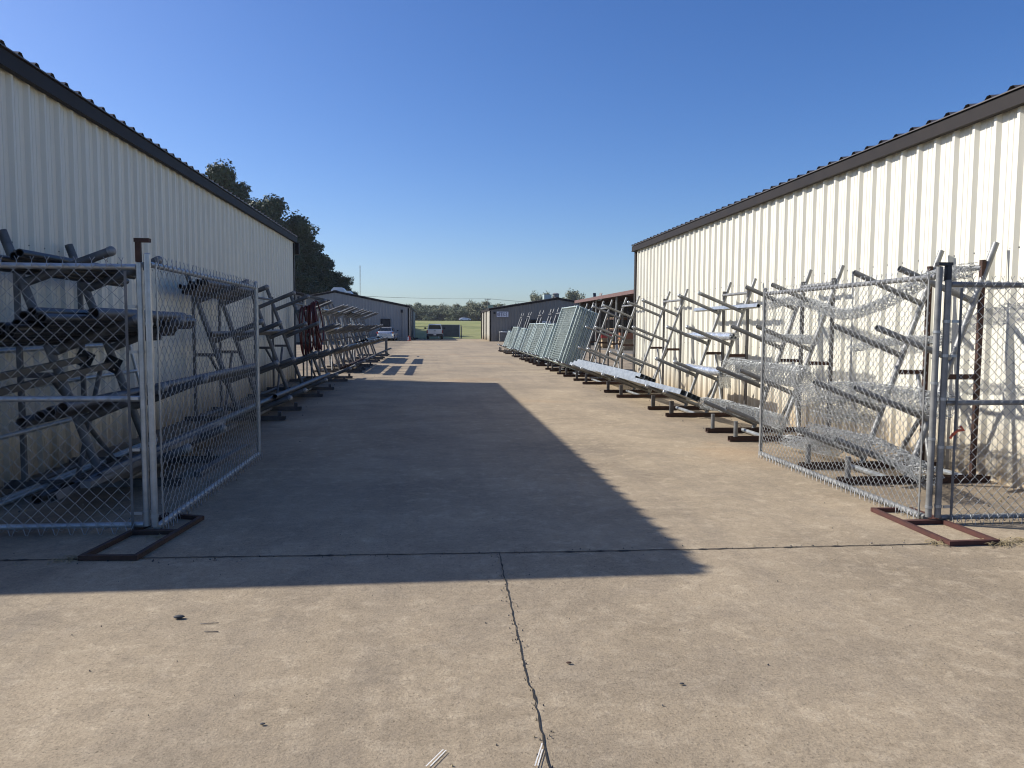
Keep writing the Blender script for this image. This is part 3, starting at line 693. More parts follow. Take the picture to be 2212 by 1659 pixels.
def barbs(b, x0, x1, zt, zb, D, y, rr):
    """twisted tips above the top rail, knuckles and tie loops at the bottom rail"""
    k = 0
    while x0+k*D < x1:
        x = x0+k*D+random.uniform(-.006, .006); q = random.uniform(-.006, .006)
        b.path([(x, y*.8, zt-.005), (x+q, y*.6, zt+.038)], .0034, 4)
        for s in (-1, 1): b.path([(x+q, y*.6, zt+.036), (x+q+s*.016, y*.5+random.uniform(-.01, .01), zt+.064)], .0022, 4)
        b.path([(x-D*.36, y, zb+.03), (x-.006, y*1.4, zb-.052), (x+.008, y*1.4, zb-.046), (x+D*.36, y, zb+.03)], .0027, 4)
        k += 1
def gate_leaf(label, hx, hy, length, side, D, rails, tube_m, post_top):
    """gate leaf swung open: runs away from the hinge post along +Y"""
    t = thing('gate_leaf', label, 'gate', (hx, hy, 0), pi/2)
    zt, zb = rails; PR = .0235
    b = MB(); b.tube((0, 0, .05), (0, 0, post_top), PR, 14); b.dome((0, 0, post_top), (0, 0, 1), PR, flat=.3); b.build('hinge_post', tube_m, t)
    b = MB(); b.tube((length, 0, .03), (length, 0, zt+.05), .021, 12); b.dome((length, 0, zt+.05), (0, 0, 1), .026, flat=.8); b.build('end_post', tube_m, t)
    b = MB(); b.tube((.03, 0, zt), (length-.02, 0, zt), .021, 12); b.build('top_rail', tube_m, t)
    b = MB(); b.tube((.03, 0, zb), (length-.02, 0, zb), .024, 12); b.build('bottom_rail', tube_m, t)
    y = side*.027
    b = MB(); link_mesh(b, length-.1, zt-zb+.06, D, .0025, 4, x0=.06, z0=zb-.03); barbs(b, .08, length-.03, zt, zb, D, y, .021); b.build('chain_link', M['wire'], t, (0, y, 0))
    for x in (.07, length-.06):
        b = MB(); b.bar((x, side*.034, zb-.02), (x, side*.034, zt+.02), .016, .006); b.build('tension_bar', tube_m, t)
    for x, r in ((0, PR), (length, .021)):
        for z in (zb+.09, zb+.62, zb+1.05, zt-.42):
            b = MB(); b.tube((x, 0, z-.010), (x, 0, z+.010), r+.004, 14); b.build('band', M['galv_new'], t)
    return t
def chain_fence(label, px, py, sgn, length, D, rails, post_top, post_m):
    t = thing('chain_link_fence', label, 'fence', (px, py, 0), 0 if sgn > 0 else pi)
    zt, zm, zb = rails; PR = .0235
    for x in (0, length):
        b = MB(); b.tube((x, 0, .05 if x == 0 else 0), (x, 0, post_top), PR, 14); b.dome((x, 0, post_top), (0, 0, 1), PR, flat=.2); b.build('post', post_m, t)
    for z in rails:
        b = MB(); b.tube((.02, 0, z), (length-.03, 0, z), .021, 12); b.build('rail', M['galv_new'] if sgn < 0 else M['galv'], t)
    y = -sgn*.027
    b = MB(); link_mesh(b, length-.14, zt-zb+.06, D, .0027, 4, x0=.08, z0=zb-.03); barbs(b, .1, length-.05, zt, zb, D, y, .021); b.build('chain_link', M['wire'], t, (0, y, 0))
    b = MB(); b.bar((.085, -sgn*.036, zb-.02), (.085, -sgn*.036, zt-.03), .018, .006); b.build('tension_bar', M['galv_l'], t)
    for z in (zb+.09, zb+.55, zb+.92, zb+1.25, zt-.28):
        b = MB(); b.tube((0, 0, z-.011), (0, 0, z+.011), PR+.004, 14); b.bar((.022, -sgn*.030, z), (.1, -sgn*.030, z), .010, .020); b.build('band', M['galv_new'], t)
    return t
gate_leaf('shaded chain link gate leaf swung open along the left racks', -2.02, 5.70, 3.3, -1, .100, (1.93, .035), M['galv_new'], 2.0)
gate_leaf('sunlit chain link gate leaf swung open along the right racks', 3.80, 5.52, 3.1, 1, .077, (1.90, .04), M['galv'], 1.97)
chain_fence('shaded chain link fence panel running left from the left gate post', -2.082, 5.72, -1, 2.4, .100, (1.91, .975, .06), 1.94, M['galv_new'])
chain_fence('sunlit chain link fence panel running right from the right gate post', 3.862, 5.50, 1, 2.4, .077, (1.84, .94, .05), 1.87, M['galv'])
# steel clips that hook each gate post to its fence post
b = MB(); b.box(-.017, .017, -.017, .017, -.065, .072); b.box(-.022, .080, -.024, .024, .073, .100); tag(b.build('post_clip', M['rust'], None, (-2.082, 5.71, 1.945+.065)), 'red-brown square steel clip capping the left gate posts', 'clip')
b = MB(); b.box(-.028, .086, -.024, .024, .010, .034); b.box(.046, .080, -.020, .020, -.105, .009); tag(b.build('post_clip', M['black'], None, (3.80, 5.51, 1.97)), 'dark steel clip capping the right gate posts', 'clip')

def base_frame(label, c, cross, mt, h=.032, w=.032):
    # c: four ground corners in order, cross: two points of the cross bar the posts stand on
    t = thing('base_frame', label, 'base frame', (sum(p[0] for p in c)/4, sum(p[1] for p in c)/4, 0)); ox, oy, _ = t.location
    for i in range(4):
        a, d = Vector((*c[i], h/2+.003)), Vector((*c[(i+1) % 4], h/2+.003)); q = (d-a).normalized()*w/2
        if i % 2: a, d = a+q*1.05, d-q*1.05
        else: a, d = a-q, d+q
        b = MB(); b.bar(a, d, w, h if i % 2 else h*.98); b.build('side_bar' if i % 2 else 'end_bar', mt, t, (-ox, -oy, 0))
    b = MB(); a, d = Vector((*cross[0], h/2+.002)), Vector((*cross[1], h/2+.002)); q = (d-a).normalized()*w*.55; b.bar(a+q, d-q, w*1.4, h*.9); b.build('cross_bar', mt, t, (-ox, -oy, 0))
base_frame('dark rusty steel base frame under the left gate posts', [(-2.25, 5.06), (-1.91, 5.04), (-1.80, 6.05), (-2.10, 6.17)], [(-2.185, 5.66), (-1.845, 5.66)], M['rust'])
base_frame('reddish rusty steel base frame under the right gate posts', [(3.56, 4.92), (3.91, 4.93), (3.90, 5.88), (3.58, 5.90)], [(3.57, 5.50), (3.907, 5.50)], M['rustred'])

# chain link rolls
def chain_roll(label, pts, R, turns, D, mt, squash=.85, rag=.25, seed=1, wr=.0034, thick=.5):
    """a spiral of zigzag wires wound round a bent axis"""
    rnd = random.Random(seed)
    P = [Vector(p) for p in pts]; segs = []; tot = 0
    for a, c in zip(P, P[1:]): segs.append((tot, (c-a).length)); tot += (c-a).length
    def axis(s):
        s = max(0, min(tot-1e-5, s))
        # smooth interpolation (catmull-rom)
        for i, (o, l) in enumerate(segs):
            if s <= o+l: break
        f = (s-o)/l; p0 = P[max(0, i-1)]; p1 = P[i]; p2 = P[i+1]; p3 = P[min(len(P)-1, i+2)]
        return .5*((2*p1)+(p2-p0)*f+(2*p0-5*p1+4*p2-p3)*f*f+(3*p1-3*p2+p3-p0)*f**3)
    h = D/2; nz = int(tot/h); b = MB()
    # number of wires from the spiral length
    th = 0; wires = 0; a = []
    while th < 2*pi*turns:
        r = R*(1-thick+thick*th/(2*pi*turns)); a.append((th, r)); th += h/max(.03, r)
    mid = [(axis(k*h), ) for k in range(nz+1)]
    for i, (th, r) in enumerate(a):
        pts_ = []; e0 = rnd.randint(0, 3); e1 = rnd.randint(0, 3)
        for k in range(e0, nz+1-e1):
            o = (k+i) % 2
            t2 = th + o*h/max(.03, r) + rnd.uniform(-.08, .08)
            wob = 1+.16*mnoise.noise((th*.7, k*h*2.2, seed*3.7)) + rag*.25*rnd.uniform(-1, 1)
            end = min(k, nz-k)*h
            flare = 1+.25*max(0, 1-end/.15)*rnd.uniform(-.6, 1)*rag*2
            rr = r*wob*flare
            c = mid[k][0]
            pts_.append((c.x+rr*cos(t2), c.y+rnd.uniform(-.1, .1)*h, c.z+rr*squash*sin(t2)-(.02 if squash < .7 else 0)))
        if len(pts_) > 2: b.path(pts_, wr, 3)
    o = b.build('chain_link_roll', mt); return tag(o, label, 'wire roll', 'rolls of chain link on the right racks')
W = M['wire_new']
chain_roll('thin sagging chain link roll on the top arms of the two nearest right racks', [(4.98, 6.75, 2.05), (4.97, 7.4, 2.0), (4.96, 8.2, 1.77), (4.95, 9.0, 1.68), (4.93, 9.8, 1.84), (4.9, 10.4, 1.88), (4.86, 11.0, 1.82)], .09, 2.6, .085, W, seed=2, rag=.5)
chain_roll('thin chain link roll on the second arms of the second right rack', [(4.80, 9.35, 1.36), (4.79, 10.2, 1.37), (4.77, 10.95, 1.36)], .075, 3, .08, W, seed=3, rag=.4)
chain_roll('thickest chain link roll, on the low arms of the second right rack', [(4.60, 9.15, .88), (4.58, 10.2, .885), (4.56, 11.55, .88)], .18, 3.4, .085, W, seed=4, rag=.22)
chain_roll('loose chain link roll on the low arms of the nearest right rack', [(4.62, 6.5, .80), (4.6, 7.2, .83), (4.58, 7.9, .82), (4.5, 8.6, .76), (4.42, 9.0, .66)], .14, 2.8, .085, W, seed=5, rag=.5)
chain_roll('chain link roll along the foot of the second right rack', [(4.33, 9.2, .33), (4.32, 10.2, .34), (4.31, 11.2, .34), (4.28, 12.0, .30)], .118, 3, .085, W, seed=6, rag=.35)
chain_roll('chain link roll with frayed end along the foot of the nearest right rack', [(4.28, 6.2, .22), (4.30, 7.0, .34), (4.31, 7.8, .34), (4.31, 8.5, .31)], .125, 3, .085, W, seed=7, rag=.4)
chain_roll('small chain link roll lying under the low arm of the nearest right rack', [(4.42, 8.05, .15), (4.36, 8.6, .14), (4.28, 9.05, .13)], .09, 3, .08, W, seed=8, rag=.5)
chain_roll('crumpled end of chain link drooping behind the right gate leaf', [(4.72, 7.9, .62), (4.68, 8.3, .60), (4.6, 8.8, .56)], .16, 2, .07, W, seed=9, rag=.9, squash=1.0)
chain_roll('loose chain link scrap draped on the second arms of the nearest right rack', [(4.85, 6.9, 1.40), (4.83, 7.5, 1.39), (4.8, 8.1, 1.33), (4.74, 8.45, 1.26)], .06, 2, .07, W, seed=10, rag=.8)

# red paint mark and rag on the right gate
b = MB(); b.path([(0, 0, 0), (.04, .005, .03), (.085, 0, .035), (.06, .004, .06)], .012, 5); b.path([(-.02, 0, -.03), (.0, .004, .0)], .01, 5)
tag(b.build('flagging_tape', M['tape'], None, (3.93, 5.462, .70)), 'scrap of orange tape tied to the right fence panel near its post', 'tape')

# ------------------------------------------------------------------ stacked mesh panels on the right racks
def panel_stack(y0, y1, h, n, bx, tx, z0, labels, grp, step=.049):
    Wd = y1-y0; D = .10
    def mk_frame():
        b = MB(); r = .021
        b.tube((0, 0, 0), (0, 0, h), r, 10); b.tube((Wd, 0, 0), (Wd, 0, h), r, 10)
        b.tube((r, 0, h-r), (Wd-r, 0, h-r), r, 10); b.tube((r, 0, r), (Wd-r, 0, r), r, 10)
        for x in (0, Wd): b.dome((x, 0, h), (0, 0, 1), r*1.15, 10)
        return b.mesh('panel_frame', M['galv_pale'])
    fm = mk_frame(); b = MB()
    z = .09
    while z < h-.05: b.tube((0, 0, z), (Wd-.04, 0, z), .0048, 5); z += .078
    x = .12
    while x < Wd-.1: b.tube((x, .008, .02), (x, .008, h-.04), .0022, 4); x += .15
    lm = b.mesh('infill_rods', M['rods'])
    lean = atan2(tx-bx, h)
    for i in range(n):
        t = thing('mesh_panel', ('%s from the front, ' % ('first' if i == 0 else ORD[i])) + labels, 'fence panel', (bx+i*step*1.0, y0+random.uniform(-.05, .05), z0 - i*step*.40), 0, grp)
        # local x runs along the alley (+Y), local z up, leaning towards the wall
        t.rotation_euler = (lean+random.uniform(-.006, .006), 0, 0)
        t.rotation_mode = 'XYZ'
        m = Matrix.Rotation(pi/2, 4, 'Z') @ Matrix.Rotation(lean+random.uniform(-.008, .004), 4, 'X')
        t.rotation_euler = m.to_euler()
        link('panel_frame', fm, t); link('infill_rods', lm, t, (.02, 0, 0))
panel_stack(24.9, 27.9, 1.98, 15, 4.00, 4.66, .335, 'pale galvanized panel in the tall nearest stack', 'tall stack of mesh panels')
panel_stack(28.7, 30.2, 1.38, 6, 4.00, 4.50, .335, 'pale panel in the narrow low stack behind the tall stack', 'narrow low stack of mesh panels')
panel_stack(31.2, 33.9, 1.42, 9, 4.00, 4.52, .335, 'pale panel in the wide low stack midway', 'wide low stack of mesh panels')
panel_stack(34.4, 36.4, 1.42, 5, 4.00, 4.52, .335, 'pale panel in the stack beyond the wide low one', 'short stack of mesh panels')
panel_stack(38.0, 39.2, 1.2, 4, 4.00, 4.45, .335, 'pale panel in the small stack near the last racks', 'small stack of mesh panels')
panel_stack(40.9, 43.5, 1.25, 6, 4.00, 4.45, .335, 'pale panel in the far stack on the right racks', 'far stack of mesh panels')
panel_stack(44.6, 45.6, 1.0, 3, 4.00, 4.36, .335, 'pale panel in the smallest stack at the far end', 'smallest stack of mesh panels')

# gate frames leaning on the left wall behind the nearest rack
def pipe_frame(label, y0, y1, z0, z1, xb, xt, mids, m):
    t = thing('pipe_gate', label, 'gate', (xb, y0, z0)); Wd = y1-y0; h = z1-z0; sl = (xt-xb)
    for y in (0, Wd): b = MB(); b.tube((0, y, 0), (sl, y, h), .022, 10); b.build('stile', m, t)
    for f in (0, 1)+mids: b = MB(); b.tube((sl*f, .02, h*f), (sl*f, Wd-.02, h*f), .022, 10); b.build('rail', m, t)
pipe_frame('galvanized gate frame leaning on the left wall, taller one', 6.7, 10.3, .03, 1.26, -3.62, -3.90, (.72,), M['galv_new'])
pipe_frame('galvanized gate frame on the ground behind the nearest left rack', 6.4, 10.15, .03, .54, -3.55, -3.68, (), M['galv_new'])
# posts with base plates on the low brace of the nearest left rack
for i, (y1, z, x, lb) in enumerate(((7.9, 1.17, -3.42, 'dark post with a square base plate on the nearest left rack, upper one'), (8.25, 1.10, -3.30, 'dark post with a tilted base plate on the nearest left rack, lower one'))):
    t = thing('plated_post', lb, 'post', (x, y1, z))
    b = MB(); b.bar((0, -2.2, -.12), (0, 0, 0), .055, .055); b.build('shaft', M['black_pipe'], t)
    b = MB(); b.bar((0, 0, 0), (0, .01, .0), .16, .16, up=(.5, 0, 1)); 
    for sx_, sz in ((-.055, -.02), (.055, .02), (-.02, .055), (.02, -.055)): b.tube((sx_, -.008, sz), (sx_, -.004, sz), .009, 8, 1)
    b.build('base_plate', [M['black_pipe'], M['chrome']], t)
for i, (x, y0, y1, z0, z1, m_, lb) in enumerate((( -2.62, 6.0, 9.3, .30, .31, 'galv_l', 'grey channel lying low in front of the nearest left rack'), (-2.75, 6.7, 10.6, .19, .17, 'steel_tube', 'darker channel lying behind the grey channel at the nearest left rack'), (-2.35, 7.8, 9.6, .03, .03, 'galv_l', 'short grey bar lying on the ground inside the left gate leaf'))):
    b = MB(); b.bar((x, y0, z0), (x+.05, y1, z1), .075, .05); tag(b.build('steel_channel', M[m_]), lb, 'channel')

# ------------------------------------------------------------------ red hose coil on the fourth left rack
def hose():
    b = MB(); rnd = random.Random(3)
    for k in range(9):
        f = k/8; d = .45+.42*f; ry = .15+rnd.uniform(-.04, .05); rz = .64+rnd.uniform(-.06, .07)-.05*f
        top = 1.88+AD[1]*max(0, d-.3)+.07; tilt = .12+rnd.uniform(-.05, .05)
        pts = []
        for i in range(36):
            a = 2*pi*i/36; dz = -rz+rz*cos(a)
            pts.append((XL+d-tilt*dz*.35+.07*sin(a+k*.7), 21.14+ry*sin(a)*(1+.3*sin(k)), top+dz+.015*sin(3*a+k)))
        b.path(pts, .021, 8, closed=True)
    return tag(b.build('hose_coil', M['hose']), 'dark red coiled hose hanging over the fourth left rack', 'hose')
hose()

# ------------------------------------------------------------------ vehicles
def rrect(hw, z0, z1, y, rb=.12, rt=.18, n=4, tuck=0.0):
    pts = []
    for cx, cz, r, a0 in ((hw-rb, z0+rb, rb, -pi/2), (hw-tuck-rt, z1-rt, rt, 0), (-(hw-tuck)+rt, z1-rt, rt, pi/2), (-hw+rb, z0+rb, rb, pi)):
        for i in range(n): a = a0+(pi/2)*i/(n-1); pts.append((cx+r*cos(a), y, cz+r*sin(a)))
    return pts
def wheel(parent, x, y, r, w):
    b = MB(); s = 1 if x > 0 else -1
    b.tube((x-s*w, y, r), (x, y, r), r, 24); b.tube((x, y, r), (x+s*.015, y, r), r*.98, 24, r1=r*.86); tr = b.build('wheel', M['tyre'], parent)
    b = MB(); b.tube((x+s*.006, y, r), (x+s*.022, y, r), r*.62, 20)
    for i in range(5):
        a = 2*pi*i/5; b.bar((x+s*.028, y, r), (x+s*.028, y+cos(a)*r*.55, r+sin(a)*r*.55), .03, .07, up=(1, 0, 0))
    b.build('rim', M['chrome'], tr)
def sedan(name, label, loc, rz, paint):
    """local +Y is forward; nose at +2.35"""
    t = thing(name, label, 'car', loc, rz)
    st = [(-2.33, .70, .40, .78), (-2.25, .80, .30, .96), (-1.9, .88, .22, 1.02), (-1.2, .905, .19, 1.0), (0, .91, .18, .97), (1.0, .905, .19, .94), (1.6, .88, .21, .88), (2.1, .80, .24, .76), (2.32, .66, .30, .62)]
    b = MB(); b.loft([rrect(w, z0, z1, y, .10, .16, 5, .05) for y, w, z0, z1 in st]); b.build('body', paint, t)
    cab = [(-1.85, .60, .93, 1.0), (-1.25, .62, .93, 1.36), (-.6, .63, .92, 1.45), (.1, .63, .92, 1.44), (.55, .62, .92, 1.34), (1.35, .62, .90, .95)]
    b = MB(); b.loft([rrect(w+.13, z0, z1, y, .02, min(.16, (z1-z0)*.45), 4, .16) for y, w, z0, z1 in cab]); b.build('cabin', paint, t)
    b = MB(); b.poly([(-.58, -1.88, 1.03), (.58, -1.88, 1.03), (.52, -1.30, 1.375), (-.52, -1.30, 1.375)]); b.poly([(-.6, -1.80, 1.06), (-.58, -1.88, 1.03), (-.52, -1.30, 1.375)])
    b.build('rear_window', M['glass'], t)
    b = MB(); b.poly([(.60, 1.30, 1.0), (-.60, 1.30, 1.0), (-.52, .60, 1.36), (.52, .60, 1.36)]); b.build('windscreen', M['glass'], t)
    for s in (-1, 1):
        b = MB()
        b.poly([(s*.765, -1.35, 1.02), (s*.765, -.35, 1.0), (s*.645, -.35, 1.36), (s*.645, -1.05, 1.33)]); b.poly([(s*.765, -.28, 1.0), (s*.765, 1.0, .99), (s*.645, .45, 1.32), (s*.645, -.28, 1.36)])
        b.build('side_window', M['glass'], t)
        b = MB(); b.bar((s*.72, -2.27, .84), (s*.84, -2.08, .84), .12, .16); b.build('tail_light', M['tail'], t)
        b = MB(); b.bar((s*.70, 2.20, .66), (s*.80, 2.02, .66), .12, .12); b.build('headlight', M['chrome'], t)
        b = MB(); b.loft([rrect(.09, 1.0, 1.13, y, .03, .03, 3) for y in (.78, .92)]); o = b.build('mirror', M['black'], t, (s*1.0, 0, 0))
        for y in (-1.45, 1.45): wheel(t, s*.90, y, .325, .2)
    b = MB(); b.loft([rrect(.82, .28, .56, y, .08, .08, 4) for y in (-2.39, -2.1)]); b.build('bumper', paint, t)
    b = MB(); b.box(-.26, .26, -2.355, -2.335, .68, .80); b.build('number_plate', M['white'], t)
    return t
def pickup(label, loc, rz):
    t = thing('pickup_truck', label, 'truck', loc, rz); P = M['truckwhite']
    b = MB(); b.loft([rrect(w, z0, z1, y, .06, .10, 4, .03) for y, w, z0, z1 in ((-2.55, .92, .62, 1.13), (-2.48, .96, .56, 1.15), (-1.0, .97, .52, 1.15), (.8, .97, .50, 1.14), (2.2, .96, .50, 1.10), (2.7, .90, .52, 1.02), (2.85, .8, .56, .92))]); b.build('body', P, t)
    b = MB(); b.loft([rrect(w, z0, z1, y, .02, min(.14, (z1-z0)*.4), 4, .13) for y, w, z0, z1 in ((-.62, .90, 1.12, 1.78), (-.45, .90, 1.12, 1.82), (.9, .90, 1.12, 1.82), (1.15, .90, 1.12, 1.74), (1.75, .88, 1.10, 1.16))]); b.build('cab', P, t)
    b = MB(); b.poly([(-.76, -.645, 1.22), (.76, -.645, 1.22), (.66, -.64, 1.70), (-.66, -.64, 1.70)]); b.build('rear_window', M['glass'], t)
    b = MB(); b.poly([(.76, 1.72, 1.19), (-.76, 1.72, 1.19), (-.68, 1.20, 1.70), (.68, 1.20, 1.70)]); b.build('windscreen', M['glass'], t)
    b = MB(); b.box(-.82, .82, -2.60, -2.56, .66, 1.14); b.box(-.12, .12, -2.625, -2.60, .98, 1.04, 1); b.build('tailgate', [P, M['black']], t)
    b = MB(); b.box(-.93, .93, -2.74, -2.61, .40, .66); b.build('bumper', M['black'], t)
    b = MB(); b.box(-.16, .16, -2.755, -2.741, .49, .62); b.build('number_plate', M['white'], t)
    b = MB(); b.box(-.8, .8, -2.4, 2.4, .34, .50); b.build('chassis', M['black'], t)
    for s in (-1, 1):
        b = MB(); b.poly([(s*.905, -.4, 1.2), (s*.905, 1.3, 1.2), (s*.80, 1.0, 1.70), (s*.80, -.35, 1.70)]); b.build('side_window', M['glass'], t)
        b = MB(); b.box(s*.90-.075, s*.90+.075, -2.60, -2.50, .72, 1.10); b.build('tail_light', M['tail'], t)
        b = MB(); b.bar((s*.93, 1.25, 1.28), (s*1.08, 1.22, 1.30), .05, .04); b.loft([rrect(.13, 1.22, 1.44, y, .04, .05, 3) for y in (1.12, 1.26)] if False else [[(p[0]+s*1.17, p[1], p[2]) for p in rrect(.13, 1.22, 1.42, y, .04, .05, 3)] for y in (1.12, 1.26)]); b.build('mirror', M['black'], t)
        b = MB(); b.box(s*.75-.1, s*.75+.1, 2.82, 2.88, .72, .9); b.build('headlight', M['chrome'], t)
        for y in (-1.55, 1.75): wheel(t, s*.95, y, .39, .26)
    return t
sedan('parked_car', 'silver sedan parked in front of the far left building, rear towards the alley', (-5.1, 83.6, 0), radians(-3), M['carsilver'])
pickup('white pickup truck parked beside the far left building, tailgate facing the alley', (-.05, 94.4, -.0), 0)
sedan('passing_car', 'white car seen side-on at the top of the grass bank', (11.6, 302, terrain_z(0, 302)+.06), -pi/2, M['carwhite'])

# red and white jug by the far left building
t = thing('fuel_can', 'small red and white can at the corner of the far left building', 'can', (-2.72, 81.5, 0))
b = MB(); b.loft([[(.17*k*cos(a), .13*k*sin(a), z) for a in [2*pi*i/14 for i in range(14)]] for z, k in ((0, .9), (.05, 1), (.34, 1), (.42, .6), (.46, .3), (.5, .3))]); b.build('body', M['red'], t)
b = MB(); b.box(-.175, -.03, -.150, -.131, .06, .42); b.build('label_panel', M['white'], t)
b = MB(); b.path([(-.1, 0, .4), (-.08, 0, .52), (.08, 0, .52), (.1, 0, .4)], .018, 6); b.build('handle', M['red'], t)

# ------------------------------------------------------------------ far fence, gate, poles, mast
def far_fence(x0, x1, y, label):
    t = thing('chain_link_fence', label, 'fence', ((x0+x1)/2, y, 0)); ox = (x0+x1)/2
    n = max(1, round((x1-x0)/3))
    for i in range(n+1):
        x = x0+(x1-x0)*i/n-ox
        b = MB(); b.tube((x, 0, -.1), (x, 0, 1.55), .035, 8); b.build('post', M['galv'], t)
    b = MB(); b.tube((x0-ox, 0, 1.5), (x1-ox, 0, 1.5), .022, 8); b.build('top_rail', M['galv'], t)
    b = MB(); b.tube((x0-ox, 0, .45), (x1-ox, 0, .45), .01, 6); b.build('tension_wire', M['galv'], t)
    b = MB(); link_mesh(b, x1-x0, 1.45, .2, .004, 3, x0=x0-ox); b.build('chain_link', M['wire'], t)
far_fence(-2.6, .4, 100, 'far chain link fence stretch between the left building and the screened gate')
far_fence(3.4, 7.6, 100, 'far chain link fence stretch between the screened gate and the office')
t = thing('screened_gate', 'wide gate covered with grey screen cloth behind the pickup', 'gate', (1.85, 99.4, 0))
b = MB(); b.box(-1.4, 1.25, -.012, .012, .30, 1.72); b.build('screen_cloth', M['screen'], t)
for z in (.27, 1.75): b = MB(); b.tube((-1.42, 0, z), (1.3, 0, z), .028, 8); b.build('rail', M['galv_new'] if z > 1 else M['black'], t)
for x in (-1.42, 1.28): b = MB(); b.box(x-.04, x+.04, -.04, .04, .05, 1.8); b.build('stile', M['white'], t)
b = MB(); b.box(1.40, 1.5, -.05, .05, 0, 1.75); b.build('latch_post', M['black'], t)
b = MB(); b.tube((0, 0, 0), (0, 0, 1.9), .11, 12); b.dome((0, 0, 1.9), (0, 0, 1), .11); b.box(-.13, .13, -.13, .13, 0, .03); tag(b.build('steel_post', M['galv_l'], None, (6.25, 98.6, 0)), 'thick pale steel post by the far fence near the office', 'post')
zt = terrain_z(0, 285)
t = thing('road_sign', 'green sign back on two tall posts beyond the grass bank', 'sign', (20.3, 285, zt))
for x in (-.85, .85): b = MB(); b.box(x-.07, x+.07, -.09, .09, 0, 4.9); b.build('post', M['galv'], t)
b = MB(); b.box(-1.0, 1.0, -.16, -.1, 4.3, 5.9); b.build('panel', M['green'], t)
# utility pole and wires
zt = terrain_z(0, 312)
def upole(x, label, ztop):
    t = thing('utility_pole', label, 'pole', (x, 312, zt))
    b = MB(); b.tube((0, 0, 0), (0, 0, ztop-zt), .19, 10, r1=.13); b.build('pole', M['pole'], t)
    b = MB(); b.bar((-1.1, 0, ztop-zt-.3), (1.1, 0, ztop-zt-.3), .12, .14); b.build('crossarm', M['pole'], t)
    for q in (-1.0, 0, 1.0): b = MB(); b.tube((q, 0, ztop-zt-.22), (q, 0, ztop-zt+.08), .06, 8); b.build('insulator', M['black'], t)
upole(21.2, 'wooden utility pole with a crossarm standing over the far trees', 12.9)
upole(-62, 'wooden utility pole beyond the trees behind the left building', 15.5)
upole(96, 'wooden utility pole beyond the trees to the right', 10.5)
for q in (-1.0, 1.0):
    for (xa, za, xb, zb, lb) in ((-62, 15.2, 21.2, 12.6, 'left span of power line over the far trees'), (21.2, 12.6, 96, 10.2, 'right span of power line over the far trees')):
        b = MB(); pts = []
        for i in range(25): f = i/24; pts.append((xa+(xb-xa)*f+q, 312, za+(zb-za)*f-1.0*4*f*(1-f)+.3))
        b.path(pts, .03, 4); tag(b.build('power_line', M['black']), ('near ' if q < 0 else 'far ')+lb, 'wire', 'power lines over the far trees')
t = thing('radio_mast', 'thin tall radio mast far off in the sky above the left building', 'mast', (-47.5, 500, 4))
b = MB()
for k in range(3):
    a = 2*pi*k/3; b.tube((.35*cos(a), .35*sin(a), 0), (.3*cos(a), .3*sin(a), 36), .08, 5)
for i in range(40):
    a = 2*pi*(i % 3)/3; a2 = 2*pi*((i+1) % 3)/3; b.tube((.33*cos(a), .33*sin(a), i*.9), (.33*cos(a2), .33*sin(a2), i*.9+.9), .03, 4)
b.build('lattice', M['galv'], t)

# ------------------------------------------------------------------ trees
def tree_mesh(seed, hgt, wid, base, leaves, lsize, mt, lobes, conic=.4):
    rnd = random.Random(seed); b = MB()
    cl = []; nb = max(9, lobes//8)
    for i in range(nb):
        f = ((i+rnd.random())/nb)**.85; z = base+(hgt-base)*f
        env = wid/2*(1-conic*f)*(sqrt(max(.05, 1-(2*max(f, .25)-1)**2*.75)))
        a = i*2.4+rnd.uniform(-.6, .6); rr = env*(.25+.75*rnd.random())
        c = Vector((rr*cos(a), rr*sin(a), z)); R = wid*rnd.uniform(.12, .20)*(1-.35*f)
        for k in range(lobes//nb):
            d = Vector((rnd.gauss(0, 1), rnd.gauss(0, 1), rnd.gauss(0, .7))); d = d.normalized()*R*rnd.uniform(.35, 1.1)
            cl.append((c+d, wid*rnd.uniform(.07, .125)))
    for k in range(int(lobes*.9)):   # inner foliage round the stem
        f = rnd.random(); a = rnd.uniform(0, 2*pi); rr = wid*.36*(1-conic*f)*sqrt(rnd.random())
        cl.append((Vector((rr*cos(a), rr*sin(a), base+(hgt-base)*f*.88)), wid*rnd.uniform(.08, .13)))
    lobes = len(cl)
    per = leaves//lobes
    for c, r in cl:
        for k in range(per):
            d = Vector((rnd.gauss(0, 1), rnd.gauss(0, 1), rnd.gauss(0, .75))).normalized()*r*(rnd.random()**.36)
            p = c+d; s = lsize*rnd.uniform(.6, 1.3)
            n = (d.normalized()+Vector((rnd.uniform(-1, 1), rnd.uniform(-1, 1), rnd.uniform(-.3, 1.2)))).normalized()
            u, v = perp(n); a = rnd.uniform(0, pi); u, v = u*cos(a)+v*sin(a), v*cos(a)-u*sin(a)
            b.poly([p-u*s*.5, p+v*s*.28, p+u*s*.55, p-v*s*.28])
    me = b.mesh('crown', mt)
    t = MB(); t.path([(0, 0, -.3), (.05, .03, hgt*.25), (.1*rnd.uniform(-1, 1), .1, hgt*.55), (.0, .1, hgt*.88)], [wid*.045, wid*.035, wid*.022, wid*.006], 9)
    for c, r in cl[::7]:
        z0 = max(base*.6, c.z-(c.xy.length)*.8-.5); t.path([(0, 0, z0), (c.x*.5, c.y*.5, z0+(c.z-z0)*.45), (c.x, c.y, c.z)], [wid*.016, wid*.011, wid*.004], 5)
    return me, t.mesh('trunk', M['bark'])
